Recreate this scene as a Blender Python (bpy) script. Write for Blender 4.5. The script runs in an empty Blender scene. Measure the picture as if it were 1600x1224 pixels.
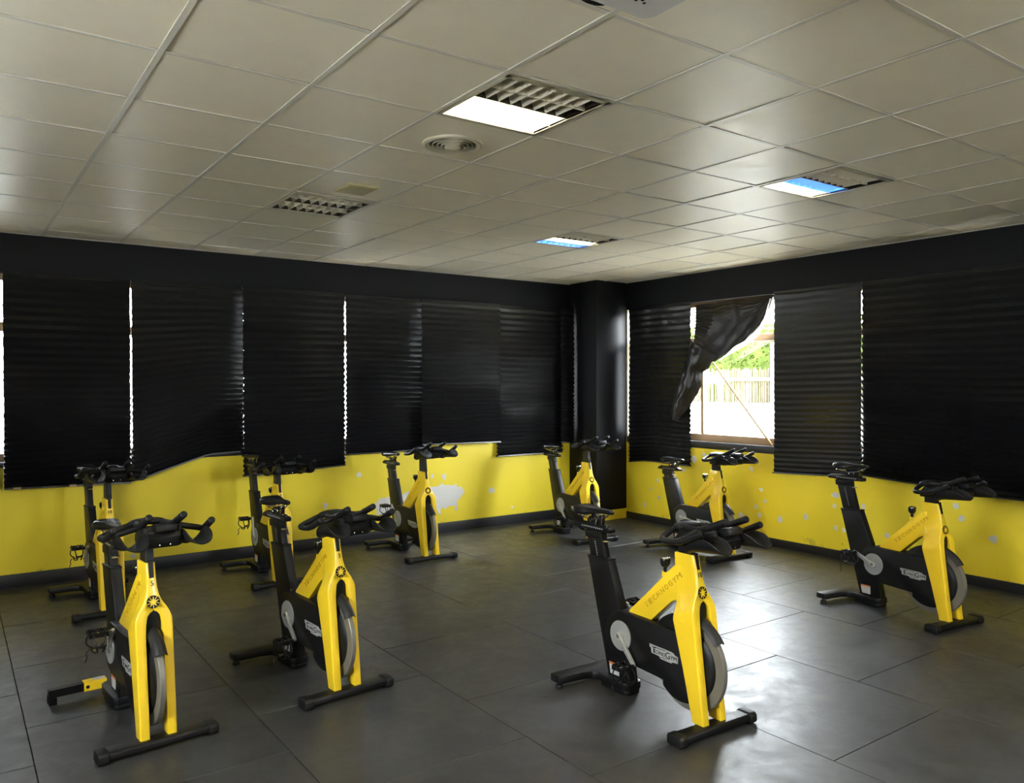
import bpy, bmesh, math, random
from mathutils import Vector, Matrix, noise

random.seed(7)
SC = bpy.context.scene
COL = SC.collection

# ------------------------------------------------------------------ camera
F_PX, YAW, PITCH, ROLL, CAM_Z = 1234.3, 0.6204, -0.0094, -0.0022, 1.7406
CEIL_Z, WALL_Y, WALL_X = 3.0443, 8.023, 7.181
cam_d = bpy.data.cameras.new('camera')
cam = bpy.data.objects.new('camera', cam_d); COL.objects.link(cam)
_f = Vector((math.sin(YAW) * math.cos(PITCH), math.cos(YAW) * math.cos(PITCH), math.sin(PITCH)))
_r = Vector((math.cos(YAW), -math.sin(YAW), 0)); _u = _r.cross(_f)
_r2 = math.cos(ROLL) * _r + math.sin(ROLL) * _u
_u2 = -math.sin(ROLL) * _r + math.cos(ROLL) * _u
cam.matrix_world = Matrix(((_r2.x, _u2.x, -_f.x, 0), (_r2.y, _u2.y, -_f.y, 0), (_r2.z, _u2.z, -_f.z, CAM_Z), (0, 0, 0, 1)))
cam_d.sensor_fit = 'HORIZONTAL'; cam_d.sensor_width = 36.0
cam_d.lens = 36.0 * F_PX / 1600.0
cam_d.clip_start = 0.05; cam_d.clip_end = 300
SC.camera = cam

# ------------------------------------------------------------------ exposure, sky, sun, portals
SC.view_settings.view_transform = 'Standard'
SC.view_settings.look = 'None'
SC.view_settings.gamma = 1.0
SC.view_settings.use_curve_mapping = False
SC.view_settings.exposure = 1.42
SKY_STRENGTH = 23.0
TUBE_WHITE = 80.0
world = bpy.data.worlds.new('overcast_sky'); SC.world = world
world.use_nodes = True
_bg = world.node_tree.nodes['Background']
_bg.inputs['Color'].default_value = (0.88, 0.94, 1.0, 1)
_bg.inputs['Strength'].default_value = SKY_STRENGTH
SC.cycles.max_bounces = 10
SC.cycles.diffuse_bounces = 6
SC.cycles.transparent_max_bounces = 16
SC.cycles.sample_clamp_indirect = 30.0

def portal(name, loc, rot, sx, sy):
    d = bpy.data.lights.new(name, 'AREA'); d.shape = 'RECTANGLE'; d.size = sx; d.size_y = sy
    d.cycles.is_portal = True
    o = bpy.data.objects.new(name, d); COL.objects.link(o); o.location = loc; o.rotation_euler = rot
portal('window_portal_torn', (7.36, 5.72, 1.88), (0, math.radians(90), 0), 1.62, 1.15)
portal('window_portal_back', (3.7, -2.36, 2.1), (math.radians(90), 0, 0), 0.9, 1.2)  # sampling portal of the unseen back window added for daylight
portal('window_portal_side', (-2.36, 1.9, 2.1), (0, math.radians(-90), 0), 1.2, 1.8)

# ------------------------------------------------------------------ materials
def srgb(r, g, b):
    f = lambda c: ((c / 255) / 12.92 if c / 255 <= 0.04045 else ((c / 255 + 0.055) / 1.055) ** 2.4)
    return (f(r), f(g), f(b), 1)

def mat(name, col, rough=0.5, metal=0.0, spec=0.5, noise_amt=0.0, noise_scale=20, bump=0.0, bump_scale=200, coat=0.0, rough_var=0.0):
    m = bpy.data.materials.new(name); m.use_nodes = True
    nt = m.node_tree; p = nt.nodes['Principled BSDF']
    p.inputs['Base Color'].default_value = col
    p.inputs['Roughness'].default_value = rough
    p.inputs['Metallic'].default_value = metal
    p.inputs['Specular IOR Level'].default_value = spec
    p.inputs['Coat Weight'].default_value = coat
    tc = nt.nodes.new('ShaderNodeTexCoord')
    if noise_amt or rough_var:
        n = nt.nodes.new('ShaderNodeTexNoise'); n.inputs['Scale'].default_value = noise_scale
        n.inputs['Detail'].default_value = 6
        nt.links.new(tc.outputs['Object'], n.inputs['Vector'])
        if noise_amt:
            mr = nt.nodes.new('ShaderNodeMapRange')
            mr.inputs['To Min'].default_value = 1 - noise_amt; mr.inputs['To Max'].default_value = 1 + noise_amt
            mr.inputs['From Min'].default_value = 0.3; mr.inputs['From Max'].default_value = 0.7
            nt.links.new(n.outputs['Fac'], mr.inputs['Value'])
            mx = nt.nodes.new('ShaderNodeVectorMath'); mx.operation = 'SCALE'
            mx.inputs[0].default_value = col[:3]
            nt.links.new(mr.outputs['Result'], mx.inputs['Scale'])
            nt.links.new(mx.outputs['Vector'], p.inputs['Base Color'])
        if rough_var:
            mr2 = nt.nodes.new('ShaderNodeMapRange')
            mr2.inputs['From Min'].default_value = 0.3; mr2.inputs['From Max'].default_value = 0.7
            mr2.inputs['To Min'].default_value = max(0.02, rough - rough_var); mr2.inputs['To Max'].default_value = min(1, rough + rough_var)
            nt.links.new(n.outputs['Fac'], mr2.inputs['Value'])
            nt.links.new(mr2.outputs['Result'], p.inputs['Roughness'])
    if bump:
        n2 = nt.nodes.new('ShaderNodeTexNoise'); n2.inputs['Scale'].default_value = bump_scale; n2.inputs['Detail'].default_value = 4
        nt.links.new(tc.outputs['Object'], n2.inputs['Vector'])
        b = nt.nodes.new('ShaderNodeBump'); b.inputs['Strength'].default_value = bump; b.inputs['Distance'].default_value = 0.01
        nt.links.new(n2.outputs['Fac'], b.inputs['Height'])
        nt.links.new(b.outputs['Normal'], p.inputs['Normal'])
    return m

def emit(name, col, strength):
    m = bpy.data.materials.new(name); m.use_nodes = True
    nt = m.node_tree; nt.nodes.clear()
    e = nt.nodes.new('ShaderNodeEmission'); e.inputs['Color'].default_value = col; e.inputs['Strength'].default_value = strength
    o = nt.nodes.new('ShaderNodeOutputMaterial'); nt.links.new(e.outputs[0], o.inputs['Surface'])
    return m

M = {}
M['yellow'] = mat('yellow_powder_coat', (0.88, 0.595, 0.022, 1), 0.32, spec=0.5, coat=0.25)
M['black_paint'] = mat('black_powder_coat', (0.0050, 0.0050, 0.0055, 1), 0.42, spec=0.28, bump=0.05, bump_scale=900)
M['black_plastic'] = mat('black_moulded_plastic', (0.0060, 0.0060, 0.0060, 1), 0.45, spec=0.25, bump=0.04, bump_scale=700)
M['rubber_black'] = mat('black_soft_rubber', (0.0070, 0.0070, 0.0070, 1), 0.5, spec=0.28)
M['saddle'] = mat('black_saddle_vinyl', (0.006, 0.006, 0.006, 1), 0.3, spec=0.4)
M['gloss_black'] = mat('gloss_black', (0.008, 0.008, 0.008, 1), 0.2)
M['grey_disc'] = mat('grey_painted_disc', (0.27, 0.27, 0.255, 1), 0.4)
M['crank'] = mat('silver_crank_alloy', (0.55, 0.54, 0.50, 1), 0.35, metal=0.6)
M['rim'] = mat('brushed_steel_rim', (0.19, 0.18, 0.155, 1), 0.42, metal=0.3)
M['chrome'] = mat('chrome', (0.8, 0.8, 0.8, 1), 0.12, metal=1.0)
M['silver'] = mat('silver_badge', (0.38, 0.38, 0.375, 1), 0.4, metal=0.2)
M['label_white'] = mat('white_sticker', (0.45, 0.45, 0.44, 1), 0.5)
M['label_orange'] = mat('orange_sticker_band', (0.6, 0.16, 0.05, 1), 0.5)
M['ink'] = mat('matt_black_ink', (0.01, 0.01, 0.01, 1), 0.7, spec=0.1)
M['letter'] = mat('worn_yellow_raised_letters', (0.50, 0.30, 0.010, 1), 0.5)  # worn letters, darkened further: their emboss shadow is put into the colour
M['dots'] = mat('pale_scale_marks', (0.55, 0.55, 0.55, 1), 0.5)
M['fender'] = mat('dark_grey_plastic', (0.018, 0.018, 0.018, 1), 0.45, spec=0.25)

M['mat_floor'] = None
def floor_material():
    m = bpy.data.materials.new('recycled_rubber_mat'); m.use_nodes = True
    nt = m.node_tree; p = nt.nodes['Principled BSDF']; L = nt.links.new
    tc = nt.nodes.new('ShaderNodeTexCoord'); oi = nt.nodes.new('ShaderNodeObjectInfo')
    geo = nt.nodes.new('ShaderNodeNewGeometry')
    big = nt.nodes.new('ShaderNodeTexNoise'); big.inputs['Scale'].default_value = 2.2; big.inputs['Detail'].default_value = 7; big.inputs['Roughness'].default_value = 0.65
    L(geo.outputs['Position'], big.inputs['Vector'])
    fine = nt.nodes.new('ShaderNodeTexNoise'); fine.inputs['Scale'].default_value = 260; fine.inputs['Detail'].default_value = 3
    L(geo.outputs['Position'], fine.inputs['Vector'])
    st = nt.nodes.new('ShaderNodeTexNoise'); st.inputs['Scale'].default_value = 7; st.inputs['Detail'].default_value = 8; st.inputs['Roughness'].default_value = 0.7; st.inputs['Distortion'].default_value = 0.6
    L(geo.outputs['Position'], st.inputs['Vector'])
    ramp = nt.nodes.new('ShaderNodeValToRGB')
    ramp.color_ramp.elements[0].position = 0.30; ramp.color_ramp.elements[0].color = (0.017, 0.0175, 0.018, 1)
    ramp.color_ramp.elements[1].position = 0.72; ramp.color_ramp.elements[1].color = (0.041, 0.042, 0.043, 1)
    L(big.outputs['Fac'], ramp.inputs['Fac'])
    sm = nt.nodes.new('ShaderNodeMapRange'); sm.inputs['From Min'].default_value = 0.60; sm.inputs['From Max'].default_value = 0.80
    sm.inputs['To Min'].default_value = 0.0; sm.inputs['To Max'].default_value = 0.55
    L(st.outputs['Fac'], sm.inputs['Value'])
    mx = nt.nodes.new('ShaderNodeMix'); mx.data_type = 'RGBA'
    L(sm.outputs['Result'], mx.inputs['Factor']); L(ramp.outputs['Color'], mx.inputs['A'])
    mx.inputs['B'].default_value = (0.085, 0.085, 0.083, 1)
    br = nt.nodes.new('ShaderNodeMapRange'); br.inputs['To Min'].default_value = 0.88; br.inputs['To Max'].default_value = 1.12
    L(oi.outputs['Random'], br.inputs['Value'])
    fb = nt.nodes.new('ShaderNodeMapRange'); fb.inputs['From Min'].default_value = 0.35; fb.inputs['From Max'].default_value = 0.65; fb.inputs['To Min'].default_value = 0.75; fb.inputs['To Max'].default_value = 1.25
    L(fine.outputs['Fac'], fb.inputs['Value'])
    mu = nt.nodes.new('ShaderNodeMath'); mu.operation = 'MULTIPLY'
    L(br.outputs['Result'], mu.inputs[0]); L(fb.outputs['Result'], mu.inputs[1])
    vs = nt.nodes.new('ShaderNodeVectorMath'); vs.operation = 'SCALE'
    L(mx.outputs['Result'], vs.inputs[0]); L(mu.outputs[0], vs.inputs['Scale'])
    L(vs.outputs['Vector'], p.inputs['Base Color'])
    rr = nt.nodes.new('ShaderNodeMapRange'); rr.inputs['From Min'].default_value = 0.3; rr.inputs['From Max'].default_value = 0.7
    rr.inputs['To Min'].default_value = 0.33; rr.inputs['To Max'].default_value = 0.52
    L(st.outputs['Fac'], rr.inputs['Value']); L(rr.outputs['Result'], p.inputs['Roughness'])
    p.inputs['Specular IOR Level'].default_value = 0.6
    b = nt.nodes.new('ShaderNodeBump'); b.inputs['Strength'].default_value = 0.12; b.inputs['Distance'].default_value = 0.004
    L(fine.outputs['Fac'], b.inputs['Height']); L(b.outputs['Normal'], p.inputs['Normal'])
    return m
M['mat_floor'] = floor_material()
M['joint'] = mat('dark_joint', (0.008, 0.008, 0.008, 1), 0.9)
M['ceil'] = mat('painted_ceiling_panel', (0.80, 0.75, 0.625, 1), 0.40, noise_amt=0.03, noise_scale=6, bump=0.03, bump_scale=40, spec=0.8, rough_var=0.06)
M['rail'] = mat('white_ceiling_rail', (0.62, 0.60, 0.54, 1), 0.35)
M['rail_dark'] = mat('shadow_gap', (0.05, 0.048, 0.04, 1), 0.8)
M['wall_black'] = mat('black_wall_paint', (0.0042, 0.0042, 0.0058, 1), 0.5, spec=0.2, bump=0.06, bump_scale=60)
M['column_black'] = mat('satin_black_column_paint', (0.0042, 0.0042, 0.0058, 1), 0.5, spec=0.22, bump=0.05, bump_scale=8)
def yellow_wall():
    m = mat('yellow_wall_paint', (0.80, 0.635, 0.026, 1), 0.5, bump=0.05, bump_scale=90)
    nt = m.node_tree; p = nt.nodes['Principled BSDF']; L = nt.links.new
    geo = nt.nodes.new('ShaderNodeNewGeometry'); sep = nt.nodes.new('ShaderNodeSeparateXYZ'); L(geo.outputs['Position'], sep.inputs[0])
    n = nt.nodes.new('ShaderNodeTexNoise'); n.inputs['Scale'].default_value = 5; n.inputs['Detail'].default_value = 9; n.inputs['Roughness'].default_value = 0.72
    L(geo.outputs['Position'], n.inputs['Vector'])
    # scuffs near the skirting: kicked-up dirt that thins out with height
    hz = nt.nodes.new('ShaderNodeMapRange'); hz.inputs['From Min'].default_value = 0.1; hz.inputs['From Max'].default_value = 0.32
    hz.inputs['To Min'].default_value = 0.12; hz.inputs['To Max'].default_value = -0.04
    L(sep.outputs['Z'], hz.inputs['Value'])
    ad = nt.nodes.new('ShaderNodeMath'); ad.operation = 'ADD'; L(n.outputs['Fac'], ad.inputs[0]); L(hz.outputs['Result'], ad.inputs[1])
    th = nt.nodes.new('ShaderNodeMapRange'); th.inputs['From Min'].default_value = 0.66; th.inputs['From Max'].default_value = 0.78; th.inputs['To Max'].default_value = 0.6
    L(ad.outputs[0], th.inputs['Value'])
    mx = nt.nodes.new('ShaderNodeMix'); mx.data_type = 'RGBA'
    mx.inputs['A'].default_value = (0.80, 0.635, 0.026, 1); mx.inputs['B'].default_value = (0.13, 0.10, 0.03, 1)
    L(th.outputs['Result'], mx.inputs['Factor']); L(mx.outputs['Result'], p.inputs['Base Color'])
    return m
M['wall_yellow'] = yellow_wall()
M['plaster'] = mat('bare_white_plaster', (0.62, 0.61, 0.58, 1), 0.7)
M['cream'] = mat('cream_reveal_plaster', (0.62, 0.55, 0.40, 1), 0.6)
M['bronze'] = mat('bronze_anodised_frame', (0.30, 0.19, 0.10, 1), 0.38, metal=0.35)
M['baseboard'] = mat('black_skirting_paint', (0.010, 0.010, 0.012, 1), 0.45)
def blind_material():
    m = mat('black_pleated_paper', (0.0060, 0.0060, 0.0068, 1), 0.33, spec=0.55, bump=0.03, bump_scale=25)
    return m
M['blind'] = blind_material()
M['film'] = mat('black_plastic_film', (0.016, 0.0135, 0.0115, 1), 0.30, spec=0.5, bump=0.2, bump_scale=45)
M['film_back'] = mat('silver_film_backing', (0.62, 0.60, 0.60, 1), 0.4, metal=0.1)
_nt = M['film_back'].node_tree; _p = _nt.nodes['Principled BSDF']
_tl = _nt.nodes.new('ShaderNodeBsdfTranslucent'); _tl.inputs['Color'].default_value = (0.55, 0.53, 0.54, 1)
_mx = _nt.nodes.new('ShaderNodeMixShader'); _mx.inputs[0].default_value = 0.22
_nt.links.new(_p.outputs[0], _mx.inputs[1]); _nt.links.new(_tl.outputs[0], _mx.inputs[2])
_nt.links.new(_mx.outputs[0], _nt.nodes['Material Output'].inputs['Surface'])
M['clip'] = mat('tan_plastic_clip', (0.35, 0.26, 0.12, 1), 0.5)
M['louvre'] = mat('satin_aluminium_louvre', (0.66, 0.62, 0.52, 1), 0.35, metal=0.25)
M['housing'] = mat('dark_bronze_reflector', (0.035, 0.027, 0.015, 1), 0.5)  # dark copy for unlit halves, their shade put into the colour
M['housing_white'] = mat('white_reflector', (0.80, 0.78, 0.70, 1), 0.35)  # pale copy for lit halves, the tube light put into the colour
M['tube_white'] = emit('lit_white_tube', (1.0, 0.92, 0.74, 1), TUBE_WHITE)
M['tube_blue'] = emit('lit_blue_tube', (0.012, 0.13, 1.0, 1), 36.0)  # lit tube; the blue is a camera artefact put into its colour
M['tube_off'] = mat('unlit_tube', (0.35, 0.33, 0.28, 1), 0.3)
M['diffuser'] = mat('painted_diffuser', (0.50, 0.47, 0.36, 1), 0.35)
M['plate'] = mat('olive_beige_plate', (0.40, 0.36, 0.20, 1), 0.45)
M['projector'] = mat('projector_casing', (0.60, 0.60, 0.60, 1), 0.35)
M['wood'] = mat('pale_wood', (0.34, 0.21, 0.08, 1), 0.5, noise_amt=0.15, noise_scale=30)
M['ground'] = mat('pale_concrete_yard', (0.60, 0.58, 0.53, 1), 0.8, noise_amt=0.08, noise_scale=3)
M['reed'] = mat('dry_reed', (0.085, 0.070, 0.050, 1), 0.8, spec=0.0, noise_amt=0.2, noise_scale=9)
M['white_slat'] = mat('white_painted_slat', (0.26, 0.26, 0.257, 1), 0.6, spec=0.1)
M['leaf'] = mat('hedge_leaf', (0.040, 0.054, 0.013, 1), 0.7, spec=0.0, noise_amt=0.35, noise_scale=5)
M['cable'] = mat('black_cable', (0.01, 0.01, 0.01, 1), 0.45)
M['room_wall'] = mat('ochre_wall_paint', (0.66, 0.56, 0.32, 1), 0.6)
def glass_material():
    m = bpy.data.materials.new('window_glass'); m.use_nodes = True
    nt = m.node_tree; nt.nodes.clear(); L = nt.links.new
    t = nt.nodes.new('ShaderNodeBsdfTransparent'); t.inputs['Color'].default_value = (0.97, 0.985, 0.975, 1)
    g = nt.nodes.new('ShaderNodeBsdfGlossy'); g.inputs['Roughness'].default_value = 0.02
    lw = nt.nodes.new('ShaderNodeLayerWeight'); lw.inputs['Blend'].default_value = 0.5   # Facing = 1 - cos(angle), same from both sides
    pw = nt.nodes.new('ShaderNodeMath'); pw.operation = 'POWER'; pw.inputs[1].default_value = 5.0
    fr = nt.nodes.new('ShaderNodeMath'); fr.operation = 'MULTIPLY_ADD'; fr.inputs[1].default_value = 0.92; fr.inputs[2].default_value = 0.08
    L(lw.outputs['Facing'], pw.inputs[0]); L(pw.outputs[0], fr.inputs[0])
    mx = nt.nodes.new('ShaderNodeMixShader'); o = nt.nodes.new('ShaderNodeOutputMaterial')
    L(fr.outputs[0], mx.inputs[0]); L(t.outputs[0], mx.inputs[1]); L(g.outputs[0], mx.inputs[2]); L(mx.outputs[0], o.inputs['Surface'])
    return m
M['glass'] = glass_material()

# ------------------------------------------------------------------ mesh helpers
class MB:
    """collects shapes into one mesh; material slots are added as they are used"""
    def __init__(self):
        self.v = []; self.f = []; self.mi = []; self.mats = []
    def slot(self, m):
        if m not in self.mats: self.mats.append(m)
        return self.mats.index(m)
    def add(self, vs, fs, m):
        k = len(self.v); s = self.slot(m)
        self.v += [tuple(p) for p in vs]
        for f in fs:
            self.f.append(tuple(i + k for i in f)); self.mi.append(s)
        return self
    def box(self, lo, hi, m):
        x0, y0, z0 = lo; x1, y1, z1 = hi
        vs = [(x0, y0, z0), (x1, y0, z0), (x1, y1, z0), (x0, y1, z0), (x0, y0, z1), (x1, y0, z1), (x1, y1, z1), (x0, y1, z1)]
        return self.add(vs, [(0, 3, 2, 1), (4, 5, 6, 7), (0, 1, 5, 4), (1, 2, 6, 5), (2, 3, 7, 6), (3, 0, 4, 7)], m)
    def prism(self, poly, a, b, m, to):
        """poly 2D (counter-clockwise or not), swept between depths a and b; to(p, q, depth) -> xyz"""
        n = len(poly)
        vs = [to(p[0], p[1], a) for p in poly] + [to(p[0], p[1], b) for p in poly]
        fs = [tuple(range(n)), tuple(range(2 * n - 1, n - 1, -1))]
        fs += [(i, n + i, n + (i + 1) % n, (i + 1) % n) for i in range(n)]
        return self.add(vs, fs, m)
    def tube(self, path, r, m, seg=10, closed=False, flat=1.0):
        pts = [Vector(p) for p in path]; n = len(pts)
        rs = r if isinstance(r, (list, tuple)) else [r] * n
        tang = []
        for i in range(n):
            a = pts[(i - 1) % n] if (closed or i > 0) else pts[i]
            b = pts[(i + 1) % n] if (closed or i < n - 1) else pts[i]
            tang.append((b - a).normalized())
        up = Vector((0, 0, 1)) if abs(tang[0].z) < 0.9 else Vector((0, 1, 0))
        nrm = (up - tang[0] * up.dot(tang[0])).normalized()
        vs = []
        for i in range(n):
            nrm = (nrm - tang[i] * nrm.dot(tang[i])).normalized()
            bi = tang[i].cross(nrm)
            for j in range(seg):
                t = 2 * math.pi * j / seg
                vs.append(pts[i] + nrm * (math.cos(t) * rs[i] * flat) + bi * (math.sin(t) * rs[i]))
        fs = []
        for i in range(n if closed else n - 1):
            i2 = (i + 1) % n
            for j in range(seg):
                j2 = (j + 1) % seg
                fs.append((i * seg + j, i * seg + j2, i2 * seg + j2, i2 * seg + j))
        if not closed:
            fs.append(tuple(range(seg - 1, -1, -1))); fs.append(tuple((n - 1) * seg + j for j in range(seg)))
        return self.add(vs, fs, m)
    def loft(self, secs, m, cap=True):
        n = len(secs[0]); vs = [p for s in secs for p in s]; fs = []
        for i in range(len(secs) - 1):
            for j in range(n):
                j2 = (j + 1) % n
                fs.append((i * n + j, i * n + j2, (i + 1) * n + j2, (i + 1) * n + j))
        if cap:
            fs.append(tuple(range(n - 1, -1, -1))); fs.append(tuple((len(secs) - 1) * n + j for j in range(n)))
        return self.add(vs, fs, m)
    def lathe(self, prof, m, to, seg=32, closed=False):
        """prof [(radius, height)]; to(x, y, h) -> xyz"""
        n = len(prof); vs = []
        for i in range(seg):
            t = 2 * math.pi * i / seg
            for (r, h) in prof: vs.append(to(r * math.cos(t), r * math.sin(t), h))
        fs = []
        for i in range(seg):
            i2 = (i + 1) % seg
            for j in range(n if closed else n - 1):
                j2 = (j + 1) % n
                fs.append((i * n + j, i2 * n + j, i2 * n + j2, i * n + j2))
        if not closed:
            fs.append(tuple(i * n for i in range(seg - 1, -1, -1))); fs.append(tuple(i * n + n - 1 for i in range(seg)))
        return self.add(vs, fs, m)
    def grid(self, rows, m, back=None):
        nr, nc = len(rows), len(rows[0]); vs = [p for r in rows for p in r]
        fs = [(i * nc + j, i * nc + j + 1, (i + 1) * nc + j + 1, (i + 1) * nc + j) for i in range(nr - 1) for j in range(nc - 1)]
        return self.add(vs, fs, m)
    def mesh(self, name, bevel=0.0, seg=2, smooth=True, angle=35):
        me = bpy.data.meshes.new(name)
        me.from_pydata(self.v, [], self.f)
        for m in self.mats: me.materials.append(m)
        me.polygons.foreach_set('material_index', self.mi)
        bm = bmesh.new(); bm.from_mesh(me)
        bmesh.ops.remove_doubles(bm, verts=bm.verts, dist=1e-6)
        bmesh.ops.recalc_face_normals(bm, faces=bm.faces)
        if bevel:
            es = [e for e in bm.edges if len(e.link_faces) == 2 and e.calc_face_angle(0) > math.radians(28)]
            bmesh.ops.bevel(bm, geom=es, offset=bevel, segments=seg, profile=0.5, affect='EDGES', clamp_overlap=True)
        bm.to_mesh(me); bm.free()
        if smooth:
            me.polygons.foreach_set('use_smooth', [True] * len(me.polygons))
            me.set_sharp_from_angle(angle=math.radians(angle))
        me.update()
        return me

def link(name, me, parent=None, loc=None, rot=None):
    o = bpy.data.objects.new(name, me); COL.objects.link(o)
    if parent: o.parent = parent
    if loc: o.location = loc
    if rot: o.rotation_euler = rot
    return o
def empty(name, loc=(0, 0, 0), rz=0):
    o = bpy.data.objects.new(name, None); COL.objects.link(o); o.location = loc; o.rotation_euler = (0, 0, rz)
    o.empty_display_size = 0.1
    return o
def tag(o, label=None, cat=None, group=None, kind=None):
    if label: o['label'] = label
    if cat: o['category'] = cat
    if group: o['group'] = group
    if kind: o['kind'] = kind
    return o
def struct(name, me, parent=None):
    o = link(name, me, parent)
    if not parent: o['kind'] = 'structure'
    return o
def smooth_path(pts, n=6):
    pts = [Vector(p) for p in pts]; out = []
    for i in range(len(pts) - 1):
        p0 = pts[max(i - 1, 0)]; p1 = pts[i]; p2 = pts[i + 1]; p3 = pts[min(i + 2, len(pts) - 1)]
        for k in range(n):
            t = k / n
            out.append(0.5 * ((2 * p1) + (p2 - p0) * t + (2 * p0 - 5 * p1 + 4 * p2 - p3) * t * t + (3 * p1 - p0 - 3 * p2 + p3) * t ** 3))
    out.append(pts[-1]); return out
def text_data(body, size, depth):
    cu = bpy.data.curves.new('lettering', 'FONT'); cu.body = body; cu.size = size; cu.extrude = depth
    cu.align_x = 'LEFT'; cu.align_y = 'BOTTOM_BASELINE'; cu.resolution_u = 3
    o = bpy.data.objects.new('lettering_tmp', cu); COL.objects.link(o)
    bpy.context.view_layer.update()
    me = bpy.data.meshes.new_from_object(o.evaluated_get(bpy.context.evaluated_depsgraph_get()))
    vs = [tuple(v.co) for v in me.vertices]; fs = [tuple(p.vertices) for p in me.polygons]
    bpy.data.objects.remove(o); bpy.data.curves.remove(cu); bpy.data.meshes.remove(me)
    return vs, fs
def put_text(mb, body, size, depth, m, place, width=None, x0=0.0, y0=0.0, yscale=1.0):
    """writes body into mb; place(x, y, z) -> xyz; squeezes to width; returns the end x"""
    vs, fs = text_data(body, size, depth)
    xs = [v[0] for v in vs]; w = max(xs) - min(xs); k = width / w if width else 1.0
    mb.add([place((v[0] - min(xs)) * k + x0, v[1] * yscale + y0, v[2]) for v in vs], fs, m)
    return x0 + w * k

# ------------------------------------------------------------------ room: floor
fl = MB().box((-2.4, -2.4, -0.25), (7.4, 8.25, -0.012), M['joint'])
floor = struct('floor', fl.mesh('floor'))
PH = {-3: 0.4, -2: 0.9, -1: 5.23, 0: 4.68, 1: 4.15, 2: 3.67, 3: 3.12, 4: 3.6, 5: 3.15, 6: 2.66}
def mat_mesh(x0, x1, y0, y1):
    g = 0.0022; rx = random.uniform(-.0015, .0015); zt = random.uniform(-.0012, 0.0)
    mb = MB()
    cx, cy = (x0 + x1) / 2, (y0 + y1) / 2
    mb.box((x0 + g - cx, y0 + g - cy, -0.0118), (x1 - g - cx, y1 - g - cy, zt), M['mat_floor'])
    return mb.mesh('rubber_tile', bevel=0.0012, seg=1), (cx, cy, 0)
for k in range(-3, 7):
    x0 = 0.3117 + k; x1 = x0 + 1
    if k == -3: x0 = -2.38
    if k == 6: x1 = WALL_X - 0.003
    y = PH[k] - 1.03 * math.ceil((PH[k] + 2.2) / 1.03)
    while y < WALL_Y:
        a, b = max(y, -2.19), min(y + 1.03, WALL_Y - 0.003)
        if b - a > 0.02:
            me, c = mat_mesh(x0, x1, a, b); link('rubber_tile', me, floor, c)
        y += 1.03

# ------------------------------------------------------------------ ceiling
ceil = struct('ceiling', MB().box((-2.4, -2.4, CEIL_Z + 0.22), (7.4, 8.25, CEIL_Z + 0.35), M['rail_dark']).mesh('ceiling'))
TX, TY, X0, Y0 = 0.6124, 0.6243, 0.076, 2.70
FIX = {(3, 0), (7, 0), (7, 4), (3, 4), (3, -4), (7, -4), (-1, 0), (-1, 4), (-1, -4)}
xi = range(-4, 12); yi = range(-8, 9)
_pm = {}
for i in xi:
    for j in yi:
        if (i, j) in FIX: continue
        x0, x1 = X0 + TX * i + 0.009, X0 + TX * (i + 1) - 0.009
        y0, y1 = Y0 + TY * j + 0.009, Y0 + TY * (j + 1) - 0.009
        x0, x1 = max(x0, -2.19), min(x1, WALL_X); y0, y1 = max(y0, -2.19), min(y1, WALL_Y)
        if x1 - x0 < 0.03 or y1 - y0 < 0.03: continue
        key = (round(x1 - x0, 3), round(y1 - y0, 3))
        if key not in _pm:
            w, d = key
            _pm[key] = MB().box((-w / 2, -d / 2, 0.0), (w / 2, d / 2, 0.012), M['ceil']).mesh('ceiling_panel', bevel=0.0015, seg=1)
        o = link('ceiling_panel', _pm[key], ceil, ((x0 + x1) / 2, (y0 + y1) / 2, CEIL_Z + 0.004 + random.uniform(0, 0.002)))
        o.rotation_euler = (random.uniform(-.005, .005), random.uniform(-.005, .005), 0)
for i in range(-3, 12):
    x = X0 + TX * i
    if x > WALL_X - .02: continue
    link('ceiling_rail', MB().box((-0.0125, -2.19, 0), (0.0125, WALL_Y, 0.004), M['rail']).mesh('ceiling_rail', bevel=0.001, seg=1), ceil, (x, 0, CEIL_Z))
for j in range(-7, 9):
    y = Y0 + TY * j
    if y > WALL_Y: continue
    link('ceiling_rail', MB().box((-2.19, -0.0115, 0), (WALL_X, 0.0115, 0.0035), M['rail']).mesh('ceiling_rail', bevel=0.001, seg=1), ceil, (0, y, CEIL_Z + 0.001))
# perimeter angle
link('edge_rail', MB().box((-2.19, WALL_Y - 0.02, CEIL_Z - 0.001), (6.66, WALL_Y, CEIL_Z + 0.003), M['rail']).mesh('edge_rail'), ceil)
link('edge_rail', MB().box((WALL_X - 0.02, -2.19, CEIL_Z - 0.001), (WALL_X, 7.49, CEIL_Z + 0.003), M['rail']).mesh('edge_rail'), ceil)

# ------------------------------------------------------------------ walls
SILL, HEAD, TH = 1.0, 2.70, 0.22
WL0, WR0 = -0.68, 1.1              # ends of the window bands
wl = MB()
wl.box((-2.2, WALL_Y, -0.05), (WALL_X + TH, WALL_Y + TH, 1.035), M['wall_yellow'])
wl.box((-2.2, WALL_Y, HEAD), (WALL_X + TH, WALL_Y + TH, 3.3), M['wall_black'])
wl.box((-2.2, WALL_Y, SILL), (WL0, WALL_Y + TH, HEAD), M['wall_black'])
wl.box((6.50, WALL_Y + .002, SILL), (6.66, WALL_Y + TH - .002, HEAD), M['cream'])
wl.box((6.66, WALL_Y, SILL), (WALL_X + TH, WALL_Y + TH, HEAD), M['wall_black'])
wall_left = struct('wall_left', wl.mesh('wall_left'))
wr = MB()
wr.box((WALL_X, -2.2, -0.05), (WALL_X + TH, WALL_Y, SILL), M['wall_yellow'])
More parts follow.
